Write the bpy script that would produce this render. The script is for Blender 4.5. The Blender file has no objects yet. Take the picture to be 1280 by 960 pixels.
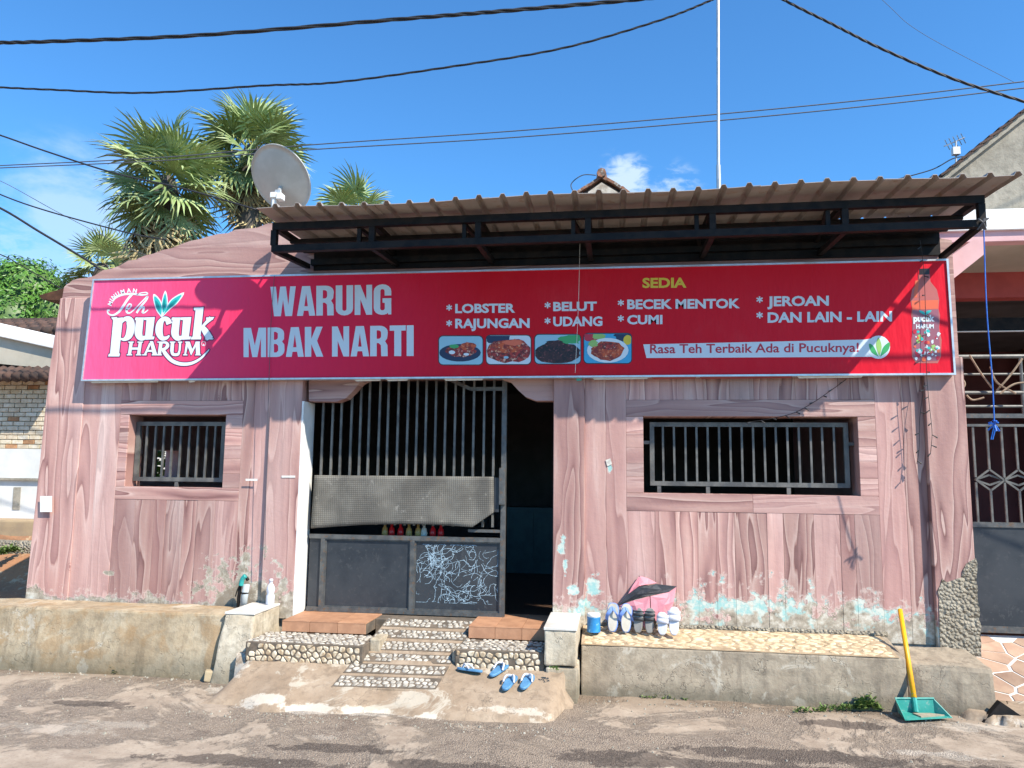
import bpy, bmesh, math, random
from mathutils import Vector, Matrix, noise as mnoise
random.seed(7)
sc = bpy.context.scene
col = sc.collection
R = math.radians

# ------------------------------------------------------------------ camera
CAM = Vector((0, -6.2, 1.55)); F = 960.0
yaw, pitch, roll = R(7.568), R(6.9), R(0.671)
_f = Vector((-math.sin(yaw), math.cos(yaw), 0)); _r = Vector((math.cos(yaw), math.sin(yaw), 0)); _u = Vector((0, 0, 1))
fw = _f*math.cos(pitch) + _u*math.sin(pitch); up = _u*math.cos(pitch) - _f*math.sin(pitch)
rt = _r*math.cos(roll) + up*math.sin(roll); up = up*math.cos(roll) - _r*math.sin(roll)
cd = bpy.data.cameras.new('camera'); cam = bpy.data.objects.new('camera', cd); col.objects.link(cam)
M = Matrix((rt, up, -fw)).transposed().to_4x4(); M.translation = CAM; cam.matrix_world = M
cd.lens = 27.0; cd.sensor_width = 36; cd.clip_end = 2000; sc.camera = cam

def ray(px, py): return rt*((px-640)/F) - up*((py-480)/F) + fw
def at(px, py, Y=0.0):                      # the point seen at a pixel, on the plane y = Y
    d = ray(px, py); return CAM + d*((Y-CAM.y)/d.y)
def on(px, py, Z=0.0):                      # the point seen at a pixel, on the plane z = Z
    d = ray(px, py); return CAM + d*((Z-CAM.z)/d.z)

# ------------------------------------------------------------------ world, sun, exposure
SUNDIR = Vector((-1.30, 0.95, -1.60)).normalized()          # way the light travels
elev = math.asin(-SUNDIR.z); az = math.atan2(-SUNDIR.x, -SUNDIR.y)   # bearing of the sun from +Y
w = bpy.data.worlds.new('World'); sc.world = w; w.use_nodes = True
wn = w.node_tree; wn.nodes.clear()
def N(nt, typ, ins=None, **props):
    n = nt.nodes.new(typ)
    for k, v in props.items(): setattr(n, k, v)
    for k, v in (ins or {}).items():
        s = n.inputs[k]
        if isinstance(v, bpy.types.NodeSocket): nt.links.new(v, s)
        else: s.default_value = v
    return n
def mth(nt, op, a, b=0.0, c=None, clamp=False):
    ins = {0: a, 1: b}
    if c is not None: ins[2] = c
    return N(nt, 'ShaderNodeMath', ins, operation=op, use_clamp=clamp).outputs[0]
def mix(nt, fac, a, b, blend='MIX'):
    def c4(v): return v if isinstance(v, bpy.types.NodeSocket) else (v[0], v[1], v[2], 1)
    return N(nt, 'ShaderNodeMix', {0: fac, 6: c4(a), 7: c4(b)}, data_type='RGBA', blend_type=blend, clamp_factor=True).outputs[2]
def ramp(nt, fac, stops, interp='LINEAR'):
    n = N(nt, 'ShaderNodeValToRGB', {0: fac}); cr = n.color_ramp; cr.interpolation = interp
    while len(cr.elements) < len(stops): cr.elements.new(.5)
    for e, (p, c) in zip(cr.elements, stops):
        e.position = p; e.color = (c[0], c[1], c[2], 1) if isinstance(c, (tuple, list)) else (c, c, c, 1)
    return n.outputs[0]
def nz(nt, vec, scale, detail=3.0, rough=.55, dist=0.0, dim='3D'):
    return N(nt, 'ShaderNodeTexNoise', {'Vector': vec, 'Scale': scale, 'Detail': detail, 'Roughness': rough, 'Distortion': dist}, noise_dimensions=dim).outputs[0]
def smooth(nt, v, a, b):
    return N(nt, 'ShaderNodeMapRange', {0: v, 1: a, 2: b, 3: 0.0, 4: 1.0}, interpolation_type='SMOOTHSTEP').outputs[0]

sky = N(wn, 'ShaderNodeTexSky', sky_type='NISHITA', sun_disc=False, sun_elevation=elev,
        air_density=1.0, dust_density=0.25, ozone_density=2.2, altitude=0)
sky.sun_rotation = az
tc = N(wn, 'ShaderNodeTexCoord').outputs['Generated']
dvec = N(wn, 'ShaderNodeVectorMath', {0: tc}, operation='NORMALIZE').outputs[0]
mp = N(wn, 'ShaderNodeMapping', {'Vector': dvec, 'Scale': (1, 1, 2.2)}).outputs[0]
cn = nz(wn, mp, 7.0, 7, .58, .3); cbig = nz(wn, mp, 1.7, 2, .5); cn2 = nz(wn, mp, 26.0, 7, .6, .4)
zz = N(wn, 'ShaderNodeSeparateXYZ', {0: dvec}).outputs[2]
dens = mth(wn, 'MULTIPLY', smooth(wn, mth(wn, 'ADD', mth(wn, 'MULTIPLY', cn, .5), mth(wn, 'MULTIPLY', cbig, .7)),   .80, .95), .25)
for (px, py, rad, amp) in ((85, 280, .12, .50), (20, 330, .10, .38), (780, 236, .055, .80), (838, 244, .05, .6)):
    d0 = ray(px, py).normalized()
    dist = N(wn, 'ShaderNodeVectorMath', {0: dvec, 1: tuple(d0)}, operation='DISTANCE').outputs['Value']
    near = mth(wn, 'SUBTRACT', 1.0, mth(wn, 'DIVIDE', dist, rad), clamp=True)
    b = mth(wn, 'MULTIPLY', smooth(wn, mth(wn, 'ADD', near, mth(wn, 'MULTIPLY', mth(wn, 'SUBTRACT', cn if rad > .1 else cn2, .5), 3.2)), .15, .95), mth(wn, 'MULTIPLY', smooth(wn, near, 0, .5), amp))
    dens = mth(wn, 'MAXIMUM', dens, b)
skyc = mix(wn, 1.0, sky.outputs[0], (.56, 1.15, 1.58), 'MULTIPLY')
skyc = mix(wn, dens, skyc, (5.0, 6.1, 7.0))
bg = N(wn, 'ShaderNodeBackground', {'Color': skyc, 'Strength': 0.103})
wo = N(wn, 'ShaderNodeOutputWorld', {'Surface': bg.outputs[0]})
sd = bpy.data.lights.new('sun', 'SUN'); sd.energy = 5.0; sd.angle = R(.5); sd.color = (1.0, .93, .81)
so = bpy.data.objects.new('sun', sd); col.objects.link(so); so.location = (8, -8, 12)
so.rotation_euler = (-SUNDIR).to_track_quat('Z', 'Y').to_euler()
sc.view_settings.view_transform = 'Standard'; sc.view_settings.look = 'None'; sc.view_settings.exposure = .66; sc.view_settings.gamma = 1
sc.cycles.max_bounces = 6

# ------------------------------------------------------------------ materials
MATS = {}
def newmat(name):
    m = bpy.data.materials.new(name); m.use_nodes = True; nt = m.node_tree; nt.nodes.clear()
    out = N(nt, 'ShaderNodeOutputMaterial'); b = N(nt, 'ShaderNodeBsdfPrincipled'); nt.links.new(b.outputs[0], out.inputs[0])
    MATS[name] = m; return m, nt, b
def setb(nt, b, **k):
    for n_, v in k.items():
        s = b.inputs[n_.replace('_', ' ')]
        if isinstance(v, bpy.types.NodeSocket): nt.links.new(v, s)
        else: s.default_value = (*v, 1) if isinstance(v, (tuple, list)) and len(v) == 3 else v
def bump(nt, b, h, strength=.4, distance=.01):
    nb = N(nt, 'ShaderNodeBump', {'Height': h, 'Strength': strength, 'Distance': distance}); nt.links.new(nb.outputs[0], b.inputs['Normal'])
def pos(nt): return N(nt, 'ShaderNodeNewGeometry').outputs['Position']
def pm(name, c1, c2, scale=8, rough=.7, bmp=.15, metal=0, lo=.35, hi=.65, detail=5, rnd=0.0, bscale=None, bdist=.004, c3=None, s3=30):
    m, nt, b = newmat(name); p = pos(nt)
    if rnd:
        ri = N(nt, 'ShaderNodeObjectInfo').outputs['Random']
        p = N(nt, 'ShaderNodeVectorMath', {0: p, 1: N(nt, 'ShaderNodeCombineXYZ', {0: mth(nt, 'MULTIPLY', ri, 31.), 1: ri, 2: mth(nt, 'MULTIPLY', ri, 17.)}).outputs[0]}, operation='ADD').outputs[0]
    c = mix(nt, smooth(nt, nz(nt, p, scale, detail, .6), lo, hi), c1, c2)
    if c3: c = mix(nt, smooth(nt, nz(nt, p, s3, 4, .6), .55, .68), c, c3)
    if rnd: c = mix(nt, rnd, c, N(nt, 'ShaderNodeCombineColor', {0: ri, 1: ri, 2: ri}).outputs[0], 'OVERLAY')
    setb(nt, b, Base_Color=c, Roughness=rough, Metallic=metal)
    if bmp: bump(nt, b, nz(nt, p, bscale or scale*6, 4, .6), bmp, bdist)
    return m

DARKS = [(0, 0)]
def wall_mat(name, horiz):
    m, nt, b = newmat(name); p = pos(nt); s = N(nt, 'ShaderNodeSeparateXYZ', {0: p})
    X, Y, Z = s.outputs; ri = N(nt, 'ShaderNodeObjectInfo').outputs['Random']
    A, L = (Z, X) if horiz else (X, Z)
    wob = nz(nt, N(nt, 'ShaderNodeCombineXYZ', {0: mth(nt, 'MULTIPLY', A, 2.0), 1: mth(nt, 'MULTIPLY', L, .9), 2: mth(nt, 'MULTIPLY', ri, 40)}).outputs[0], 1.6, 2)
    v = N(nt, 'ShaderNodeCombineXYZ', {0: mth(nt, 'ADD', mth(nt, 'MULTIPLY', A, 1.0), mth(nt, 'MULTIPLY', wob, .07)), 1: mth(nt, 'MULTIPLY', L, .085), 2: mth(nt, 'MULTIPLY', ri, 23.)}).outputs[0]
    n1 = nz(nt, v, 5.5, 2, .5, .35)
    saw = mth(nt, 'FRACT', mth(nt, 'MULTIPLY', n1, 7.5))
    c = ramp(nt, saw, [(0, (.21, .095, .085)), (.14, (.34, .175, .155)), (.45, (.47, .26, .222)), (.80, (.54, .325, .275)), (.95, (.63, .43, .37)), (1.0, (.34, .16, .13))])
    n0 = nz(nt, v, 3.0, 2, .5, .2)
    flat = ramp(nt, n0, [(.3, (.36, .185, .165)), (.45, (.47, .27, .24)), (.58, (.58, .38, .34)), (.7, (.70, .53, .48))])
    c = mix(nt, mth(nt, 'MULTIPLY', smooth(nt, nz(nt, v, 2.2, 2, .5), .38, .58), .62), c, flat)
    fine = nz(nt, N(nt, 'ShaderNodeCombineXYZ', {0: mth(nt, 'MULTIPLY', A, 1.), 1: mth(nt, 'MULTIPLY', L, .05), 2: mth(nt, 'MULTIPLY', ri, 9.)}).outputs[0], 90, 3, .6)
    c = mix(nt, mth(nt, 'MULTIPLY', smooth(nt, fine, .50, .72), .35), c, (.33, .175, .17))
    # knots
    vk = N(nt, 'ShaderNodeTexVoronoi', {'Vector': N(nt, 'ShaderNodeCombineXYZ', {0: A, 1: mth(nt, 'MULTIPLY', L, .55), 2: mth(nt, 'MULTIPLY', ri, 50.)}).outputs[0], 'Scale': 2.0}, feature='F1')
    kd = vk.outputs['Distance']
    c = mix(nt, mth(nt, 'MULTIPLY', mth(nt, 'SUBTRACT', 1., smooth(nt, kd, .02, .075), clamp=True), mth(nt, 'ADD', .45, mth(nt, 'MULTIPLY', mth(nt, 'SINE', mth(nt, 'MULTIPLY', kd, 340.)), .3))), c, (.24, .10, .09))
    bri = mth(nt, 'MULTIPLY_ADD', ri, .46, .74)
    c = mix(nt, 1.0, c, N(nt, 'ShaderNodeCombineColor', {0: bri, 1: mth(nt, 'MULTIPLY', bri, 1.0), 2: mth(nt, 'MULTIPLY', bri, .99)}).outputs[0], 'MULTIPLY')
    # grime and scuffs
    g = nz(nt, p, 2.4, 6, .65)
    c = mix(nt, mth(nt, 'MULTIPLY', smooth(nt, g, .5, .75), .22), c, (.30, .20, .17))
    # peeling and exposed plaster at the foot of the wall
    nA = nz(nt, p, 9.0, 8, .68); nB = nz(nt, p, 3.2, 4, .6)
    amp = ramp(nt, mth(nt, 'DIVIDE', mth(nt, 'ADD', X, 5.2), 8.0), [(0, .16), (.22, .14), (.29, .16), (.58, .30), (.66, .20), (.74, .36), (.90, .34), (.95, .2)])
    t = mth(nt, 'DIVIDE', mth(nt, 'SUBTRACT', Z, .40), amp)
    e = mth(nt, 'SUBTRACT', mth(nt, 'ADD', mth(nt, 'MULTIPLY', mth(nt, 'SUBTRACT', nA, .5), 3.0), mth(nt, 'MULTIPLY', mth(nt, 'SUBTRACT', nB, .5), 2.2)), t)
    def blob(cx, cz, rx, rz):
        dx = mth(nt, 'DIVIDE', mth(nt, 'SUBTRACT', X, cx), rx); dz = mth(nt, 'DIVIDE', mth(nt, 'SUBTRACT', Z, cz), rz)
        d = mth(nt, 'SQRT', mth(nt, 'ADD', mth(nt, 'MULTIPLY', dx, dx), mth(nt, 'MULTIPLY', dz, dz)))
        return mth(nt, 'SUBTRACT', mth(nt, 'ADD', .8, mth(nt, 'MULTIPLY', mth(nt, 'SUBTRACT', nA, .5), 4.2)), d)
    mould = blob(-3.02, .44, .50, .42)
    e = mth(nt, 'MAXIMUM', mth(nt, 'ADD', e, .70), mth(nt, 'MULTIPLY', mould, 2.0))
    for q in ((-.16, .70, .06, .09), (-.30, .68, .05, .05), (-.40, 1.02, .035, .07), (-.38, .86, .02, .06), (-4.27, .70, .07, .022), (-.03, 1.62, .02, .04)):
        e = mth(nt, 'MAXIMUM', e, mth(nt, 'MULTIPLY', blob(*q), 1.2))
    mask = smooth(nt, e, 0.0, .10)
    edge = mth(nt, 'MULTIPLY', smooth(nt, e, -.22, .0), mth(nt, 'SUBTRACT', 1., mask))
    turq = mix(nt, smooth(nt, nz(nt, p, 22, 5, .7), .42, .58), (.60, .62, .54), (.30, .53, .50))
    plas = ramp(nt, nz(nt, p, 14, 6, .7), [(.3, (.17, .135, .10)), (.5, (.40, .34, .26)), (.62, (.58, .53, .44)), (.75, (.68, .68, .60))])
    side = smooth(nt, X, -1.5, -.6)
    under = mix(nt, mth(nt, 'MULTIPLY', smooth(nt, mth(nt, 'ADD', nz(nt, p, 6, 5, .6), mth(nt, 'MULTIPLY', mth(nt, 'SUBTRACT', Z, .56), .9)), .47, .56), mth(nt, 'MULTIPLY_ADD', side, .88, .05)), plas, turq)
    under = mix(nt, mth(nt, 'MULTIPLY', smooth(nt, blob(-3.06, .40, .34, .34), -.1, .3), .85), under, mix(nt, nA, (.10, .085, .065), (.34, .27, .19)))
    c = mix(nt, mth(nt, 'MULTIPLY', edge, .5), c, (.70, .58, .50))
    c = mix(nt, mask, c, under)
    setb(nt, b, Base_Color=c, Roughness=.62)
    h = mth(nt, 'ADD', mth(nt, 'ADD', mth(nt, 'MULTIPLY', nz(nt, p, 35, 5, .6), .35), mth(nt, 'MULTIPLY', nz(nt, p, 4, 3), .8)), mth(nt, 'MULTIPLY', mask, -1.1))
    bump(nt, b, h, .45, .012)
    return m
wall_mat('painted_plank', False); wall_mat('painted_board', True)

def concrete(name, a, b_, c_, moss=0.0, moss_z=0.3, streak=True, tint=(.30, .17, .07), tintamt=.0):
    m, nt, b = newmat(name); p = pos(nt); s = N(nt, 'ShaderNodeSeparateXYZ', {0: p}).outputs
    n1 = nz(nt, p, 3.0, 8, .65); n2 = nz(nt, p, 16, 6, .65)
    c = ramp(nt, n1, [(.30, a), (.47, b_), (.68, c_)])
    c = mix(nt, mth(nt, 'MULTIPLY', smooth(nt, n2, .45, .66), .5), c, tuple(x*.55 for x in b_))
    st = nz(nt, N(nt, 'ShaderNodeCombineXYZ', {0: s[0], 1: s[1], 2: mth(nt, 'MULTIPLY', s[2], .12)}).outputs[0], 11, 5, .6)
    if streak: c = mix(nt, mth(nt, 'MULTIPLY', smooth(nt, st, .52, .70), .5), c, tuple(x*.6 for x in a))
    if tintamt: c = mix(nt, mth(nt, 'MULTIPLY', smooth(nt, nz(nt, p, 4.5, 5, .6, .5), .48, .62), tintamt), c, tint)
    wh = nz(nt, p, 2.2, 7, .7, .8)
    c = mix(nt, mth(nt, 'MULTIPLY', smooth(nt, wh, .58, .64), .65), c, (.52, .47, .38))
    if moss: c = mix(nt, mth(nt, 'MULTIPLY', mth(nt, 'SUBTRACT', 1.0, smooth(nt, mth(nt, 'ADD', s[2], mth(nt, 'MULTIPLY', n1, -.25)), -.12, moss_z-.12)), moss), c, (.045, .045, .025))
    if name == 'apron': c = mix(nt, mth(nt, 'MULTIPLY', cement_mask(nt, p, s), .85), c, mix(nt, nz(nt, p, 12, 6, .7), (.46, .39, .30), (.66, .60, .51)))
    # hairline cracks
    vz = N(nt, 'ShaderNodeTexVoronoi', {'Vector': N(nt, 'ShaderNodeVectorMath', {0: p, 1: N(nt, 'ShaderNodeTexNoise', {'Vector': p, 'Scale': 5.0, 'Detail': 4}).outputs[1]}, operation='ADD').outputs[0], 'Scale': 1.6}, feature='DISTANCE_TO_EDGE').outputs[0]
    crack = mth(nt, 'MULTIPLY', mth(nt, 'SUBTRACT', 1., smooth(nt, vz, .002, .011)), smooth(nt, n1, .45, .55))
    c = mix(nt, mth(nt, 'MULTIPLY', crack, .32), c, (.05, .04, .03))
    setb(nt, b, Base_Color=c, Roughness=.88)
    if name == 'rough_render':
        vv = N(nt, 'ShaderNodeTexVoronoi', {'Vector': p, 'Scale': 42.0}, feature='F1').outputs['Distance']
        bump(nt, b, mth(nt, 'ADD', mth(nt, 'MULTIPLY', vv, -1.4), nz(nt, p, 30, 6, .7)), 1.0, .03); MATS[name] = m; return
    bump(nt, b, mth(nt, 'ADD', mth(nt, 'ADD', mth(nt, 'MULTIPLY', n2, .7), mth(nt, 'MULTIPLY', nz(nt, p, 60, 4, .6), .3)), mth(nt, 'MULTIPLY', crack, -.3)), .6, .012)
    return m
def cement_mask(nt, p, s):
    out = None; nn = mth(nt, 'SUBTRACT', nz(nt, p, 9, 9, .72), .5); n3_ = mth(nt, 'SUBTRACT', nz(nt, p, 2.6, 3), .5)
    for px, py, rx, ry, am in ((285, 858, .17, .12, 1), (322, 880, .20, .07, 1), (385, 886, .26, .055, 1), (455, 889, .26, .05, 1), (520, 893, .16, .04, 1), (640, 894, .28, .04, .8), (1225, 905, .30, .10, .8), (1180, 938, .30, .07, .75), (405, 917, .10, .06, .5), (60, 905, .5, .10, .45), (140, 900, .3, .06, .45)):
        q = on(px, py, .02); dx = mth(nt, 'DIVIDE', mth(nt, 'SUBTRACT', s[0], q.x), rx*1.25); dy = mth(nt, 'DIVIDE', mth(nt, 'SUBTRACT', s[1], q.y), ry*1.4)
        e = mth(nt, 'SUBTRACT', 1.0, mth(nt, 'SQRT', mth(nt, 'ADD', mth(nt, 'MULTIPLY', dx, dx), mth(nt, 'MULTIPLY', dy, dy))))
        e = smooth(nt, mth(nt, 'ADD', e, mth(nt, 'ADD', mth(nt, 'MULTIPLY', nn, 2.6), mth(nt, 'MULTIPLY', n3_, 1.2))), .25, .55); e = mth(nt, 'MULTIPLY', e, am)
        out = e if out is None else mth(nt, 'MAXIMUM', out, e)
    return out
concrete('ledge_left', (.26, .19, .115), (.40, .31, .20), (.50, .42, .30), .55, .22, tintamt=.55, tint=(.33, .20, .09))
concrete('ledge_right', (.21, .165, .12), (.31, .25, .18), (.43, .355, .26), .5, .12)
concrete('pier', (.28, .22, .145), (.47, .39, .28), (.62, .55, .43), .55, .25)
concrete('apron', (.24, .17, .11), (.32, .235, .16), (.39, .30, .215), 0, streak=False)
concrete('rough_render', (.26, .22, .16), (.38, .33, .25), (.46, .41, .32), 0)
concrete('gable_concrete', (.24, .215, .17), (.33, .30, .24), (.40, .36, .29), 0)
pm('white_cement', (.60, .54, .45), (.34, .275, .21), 9, .85, .5, bscale=40, bdist=.01)
pm('tile_white', (.72, .69, .64), (.62, .58, .52), 9, .35, .05)
pm('terracotta', (.48, .25, .14), (.38, .19, .105), 9, .65, .2, rnd=.12)
pm('grout', (.17, .13, .095), (.10, .08, .06), 14, .95, .4)
pm('grout_brown', (.40, .30, .19), (.28, .20, .12), 14, .95, .4)
pm('pebble_grey', (.56, .51, .43), (.26, .23, .19), 24, .6, .1, c3=(.12, .105, .09), s3=17)
pm('pebble_cream', (.70, .61, .46), (.38, .27, .16), 17, .6, .1)
pm('mosaic_cream', (.66, .54, .36), (.42, .30, .17), 22, .7, .1)
pm('steel_black', (.008, .008, .009), (.02, .016, .014), 12, .55, .15)
pm('steel_grey', (.06, .064, .066), (.11, .11, .105), 14, .5, .2, metal=.1, c3=(.13, .085, .055), s3=35)
pm('steel_bar', (.075, .075, .072), (.15, .145, .13), 9, .5, .2, metal=.1)
pm('steel_panel', (.020, .024, .030), (.036, .040, .046), 3.5, .48, .1, c3=(.045, .048, .052), s3=30)
pm('sheet_under', (.37, .325, .29), (.30, .26, .23), 4, .55, .08, c3=(.30, .22, .17), s3=14)
pm('rust_brown', (.13, .06, .035), (.07, .035, .022), 8, .8, .2)
pm('alu', (.66, .66, .67), (.54, .54, .56), 20, .35, .05, metal=.6)
pm('white_paint', (.80, .79, .76), (.70, .69, .65), 6, .6, .1)
pm('white_wall', (.72, .72, .69), (.62, .62, .58), 2.5, .8, .15)
pm('cream_wall', (.48, .43, .34), (.40, .36, .28), 3, .85, .1)
pm('pink_wall', (.70, .42, .42), (.62, .36, .36), 3, .75, .1)
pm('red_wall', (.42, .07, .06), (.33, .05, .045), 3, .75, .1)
pm('red_shade', (.10, .018, .016), (.07, .013, .012), 3, .75, .1)  # darkened copy of red_wall, the porch interior's shade put into the colour
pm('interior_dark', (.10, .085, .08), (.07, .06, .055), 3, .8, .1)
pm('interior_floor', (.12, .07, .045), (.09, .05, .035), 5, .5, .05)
pm('turquoise_wood', (.03, .11, .12), (.02, .08, .09), 8, .5, .05)
pm('roof_tile', (.10, .055, .04), (.05, .035, .03), 9, .9, .4, rnd=.25)
pm('roof_tile_orange', (.36, .15, .08), (.12, .08, .06), 12, .9, .4, rnd=.25, c3=(.35, .33, .28), s3=22)
pm('brick_pale', (.70, .63, .50), (.58, .48, .33), 14, .9, .3, rnd=.15)
pm('brick_brown', (.55, .30, .15), (.34, .18, .09), 14, .9, .3, rnd=.2)
pm('mortar', (.38, .33, .25), (.28, .24, .18), 20, .95, .4)
pm('dish_grey', (.52, .51, .47), (.44, .43, .39), 5, .45, .03)
pm('cable_black', (.012, .012, .013), (.022, .022, .024), 30, .6, 0)
pm('cable_grey', (.07, .075, .085), (.09, .09, .10), 30, .6, 0)
pm('string_blue', (.02, .12, .55), (.03, .20, .65), 30, .6, 0)
pm('galvanised', (.55, .56, .56), (.42, .43, .43), 12, .4, .05, metal=.4)
pm('palm_green', (.20, .28, .09), (.36, .42, .19), 2.2, .5, 0, rnd=.22)
pm('palm_dead', (.44, .36, .19), (.28, .22, .11), 3, .8, 0, rnd=.25)
pm('petiole', (.42, .38, .09), (.28, .30, .08), 5, .5, 0)
pm('palm_trunk', (.10, .085, .07), (.06, .05, .04), 8, .9, .5)
pm('leaf_bright', (.10, .24, .025), (.055, .15, .018), 2.0, .45, 0)
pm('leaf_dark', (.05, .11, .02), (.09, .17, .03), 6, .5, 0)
pm('weed', (.09, .17, .03), (.16, .22, .06), 9, .6, 0)
pm('earth', (.36, .17, .08), (.26, .14, .075), 3, .95, .6, c3=(.45, .33, .20), s3=7, bdist=.03)
pm('ochre', (.40, .29, .17), (.33, .24, .15), 5, .9, .3)
pm('slipper_blue', (.07, .21, .38), (.10, .26, .44), 20, .6, .1)
pm('slipper_white', (.66, .66, .70), (.56, .56, .62), 20, .5, .05)
pm('slipper_periwinkle', (.14, .24, .55), (.17, .28, .60), 20, .6, .05)
pm('slipper_black', (.02, .02, .022), (.035, .035, .038), 20, .6, .1)
pm('slipper_grey', (.26, .25, .23), (.20, .19, .175), 20, .7, .1)
pm('insole_cream', (.60, .55, .45), (.52, .47, .38), 20, .7, .1)
pm('brolly_pink', (.62, .24, .28), (.54, .20, .24), 14, .6, .25, bscale=24, bdist=.01)
pm('brolly_black', (.02, .02, .025), (.035, .035, .04), 14, .5, .3, bscale=30, bdist=.01)
pm('tin_blue', (.02, .17, .42), (.03, .24, .52), 30, .35, .05, c3=(.2, .4, .55), s3=40)
pm('plastic_teal', (.03, .27, .22), (.06, .34, .28), 12, .4, .05, c3=(.25, .36, .30), s3=24)
pm('plastic_yellow', (.85, .42, .01), (.78, .36, .01), 15, .4, .05)
pm('dust', (.38, .32, .23), (.28, .24, .17), 18, .9, .3)
pm('pvc_grey', (.42, .45, .46), (.34, .36, .36), 8, .5, .05)
pm('hose_teal', (.02, .28, .26), (.03, .33, .30), 8, .4, .05)
pm('glass_red', (.75, .02, .03), (.65, .015, .02), 8, .3, 0)
pm('glass_amber', (.60, .36, .12), (.5, .3, .1), 8, .3, 0)
pm('cap_red', (.5, .03, .02), (.45, .02, .02), 8, .4, 0)
pm('twig', (.34, .25, .17), (.22, .15, .10), 20, .9, .2)
pm('flagstone', (.30, .19, .13), (.38, .26, .18), 5, .7, .2, rnd=.25)
pm('rock', (.44, .35, .22), (.33, .26, .17), 12, .9, .5)
pm('chalk', (.50, .66, .76), (.16, .24, .30), 60, .9, 0)
pm('paper', (.78, .77, .72), (.70, .68, .62), 20, .8, 0)
pm('foil', (.70, .66, .58), (.5, .46, .4), 40, .4, .3)

for n_ in ('steel_black', 'rust_brown', 'back'):
    if n_ in MATS: [setattr(q.inputs['Specular IOR Level'], 'default_value', .15) for q in MATS[n_].node_tree.nodes if q.type == 'BSDF_PRINCIPLED']
# woven mat: fine grid relief and colour that belong to the weave
m, nt, b = newmat('woven_mat'); p = pos(nt); s = N(nt, 'ShaderNodeSeparateXYZ', {0: p}).outputs
gx = mth(nt, 'ABSOLUTE', mth(nt, 'SINE', mth(nt, 'MULTIPLY', s[0], math.pi/.0165))); gz = mth(nt, 'ABSOLUTE', mth(nt, 'SINE', mth(nt, 'MULTIPLY', s[2], math.pi/.0165)))
g = mth(nt, 'MULTIPLY', smooth(nt, gx, .15, .5), smooth(nt, gz, .15, .5))
c = mix(nt, smooth(nt, nz(nt, p, 4, 5), .35, .7), (.115, .105, .088), (.205, .19, .16))
c = mix(nt, mth(nt, 'MULTIPLY', mth(nt, 'SUBTRACT', 1., g), .62), c, (.03, .028, .025))
c = mix(nt, mth(nt, 'MULTIPLY', smooth(nt, nz(nt, p, 9, 6, .7), .60, .7), .5), c, (.42, .39, .34))
setb(nt, b, Base_Color=c, Roughness=.75); bump(nt, b, g, .5, .003)

# road: worn concrete with rough aggregate showing through in patches
m, nt, b = newmat('road'); p = pos(nt); s = N(nt, 'ShaderNodeSeparateXYZ', {0: p}).outputs
n1 = nz(nt, p, 1.1, 12, .72, .5); n2 = nz(nt, p, 60, 5, .7); n3 = nz(nt, p, 5, 7, .65)
far = smooth(nt, s[1], -1.2, -2.1)
patch = smooth(nt, mth(nt, 'ADD', n1, mth(nt, 'MULTIPLY', far, -.03)), .54, .47)
conc = ramp(nt, n3, [(.3, (.27, .21, .155)), (.5, (.36, .285, .215)), (.7, (.45, .37, .285))])
vor = N(nt, 'ShaderNodeTexVoronoi', {'Vector': p, 'Scale': 95.0, 'Randomness': 1.0}, feature='F1')
vor2 = N(nt, 'ShaderNodeTexVoronoi', {'Vector': p, 'Scale': 38.0, 'Randomness': 1.0}, feature='F1')
agc = ramp(nt, N(nt, 'ShaderNodeSeparateColor', {0: vor.outputs['Color']}).outputs[0], [(0, (.12, .09, .068)), (.4, (.20, .152, .115)), (.8, (.30, .235, .18)), (1, (.46, .385, .30))])
agc = mix(nt, mth(nt, 'MULTIPLY', smooth(nt, vor2.outputs['Distance'], .30, .12), smooth(nt, N(nt, 'ShaderNodeSeparateColor', {0: vor2.outputs['Color']}).outputs[1], .62, .7)), agc, (.34, .28, .215))
agc = mix(nt, mth(nt, 'MULTIPLY', smooth(nt, vor.outputs['Distance'], .35, .75), .8), agc, (.10, .075, .058))
spk = mix(nt, mth(nt, 'MULTIPLY_ADD', smooth(nt, nz(nt, p, 5, 8, .7), .40, .62), -.55, .70), agc, conc)
conc = mix(nt, mth(nt, 'MULTIPLY', smooth(nt, n2, .53, .66), .45), conc, (.16, .12, .09))
c = mix(nt, patch, conc, spk)
stain = smooth(nt, nz(nt, p, 2.0, 9, .68, .6), .56, .66)
c = mix(nt, mth(nt, 'MULTIPLY', stain, .28), c, (.12, .075, .05))
wet = None
for px, py, rx, ry in ((785, 948, .30, .10), (905, 940, .22, .06), (1010, 948, .5, .10), (1060, 905, .26, .07), (600, 965, .5, .08), (1230, 965, .4, .07), (880, 955, .7, .06), (300, 950, .5, .06), (420, 935, .4, .05), (120, 880, .25, .05)):
    q = on(px, py, 0); dx = mth(nt, 'DIVIDE', mth(nt, 'SUBTRACT', s[0], q.x), rx*1.3); dy = mth(nt, 'DIVIDE', mth(nt, 'SUBTRACT', s[1], q.y), ry*1.5)
    e = smooth(nt, mth(nt, 'ADD', mth(nt, 'SUBTRACT', 1.0, mth(nt, 'SQRT', mth(nt, 'ADD', mth(nt, 'MULTIPLY', dx, dx), mth(nt, 'MULTIPLY', dy, dy)))), mth(nt, 'MULTIPLY', mth(nt, 'SUBTRACT', nz(nt, p, 6, 9, .72), .5), 3.0)), .05, .25)
    wet = e if wet is None else mth(nt, 'MAXIMUM', wet, e)
c = mix(nt, mth(nt, 'MULTIPLY', wet, .80), c, mix(nt, .72, agc, (.045, .032, .026)))
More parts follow.
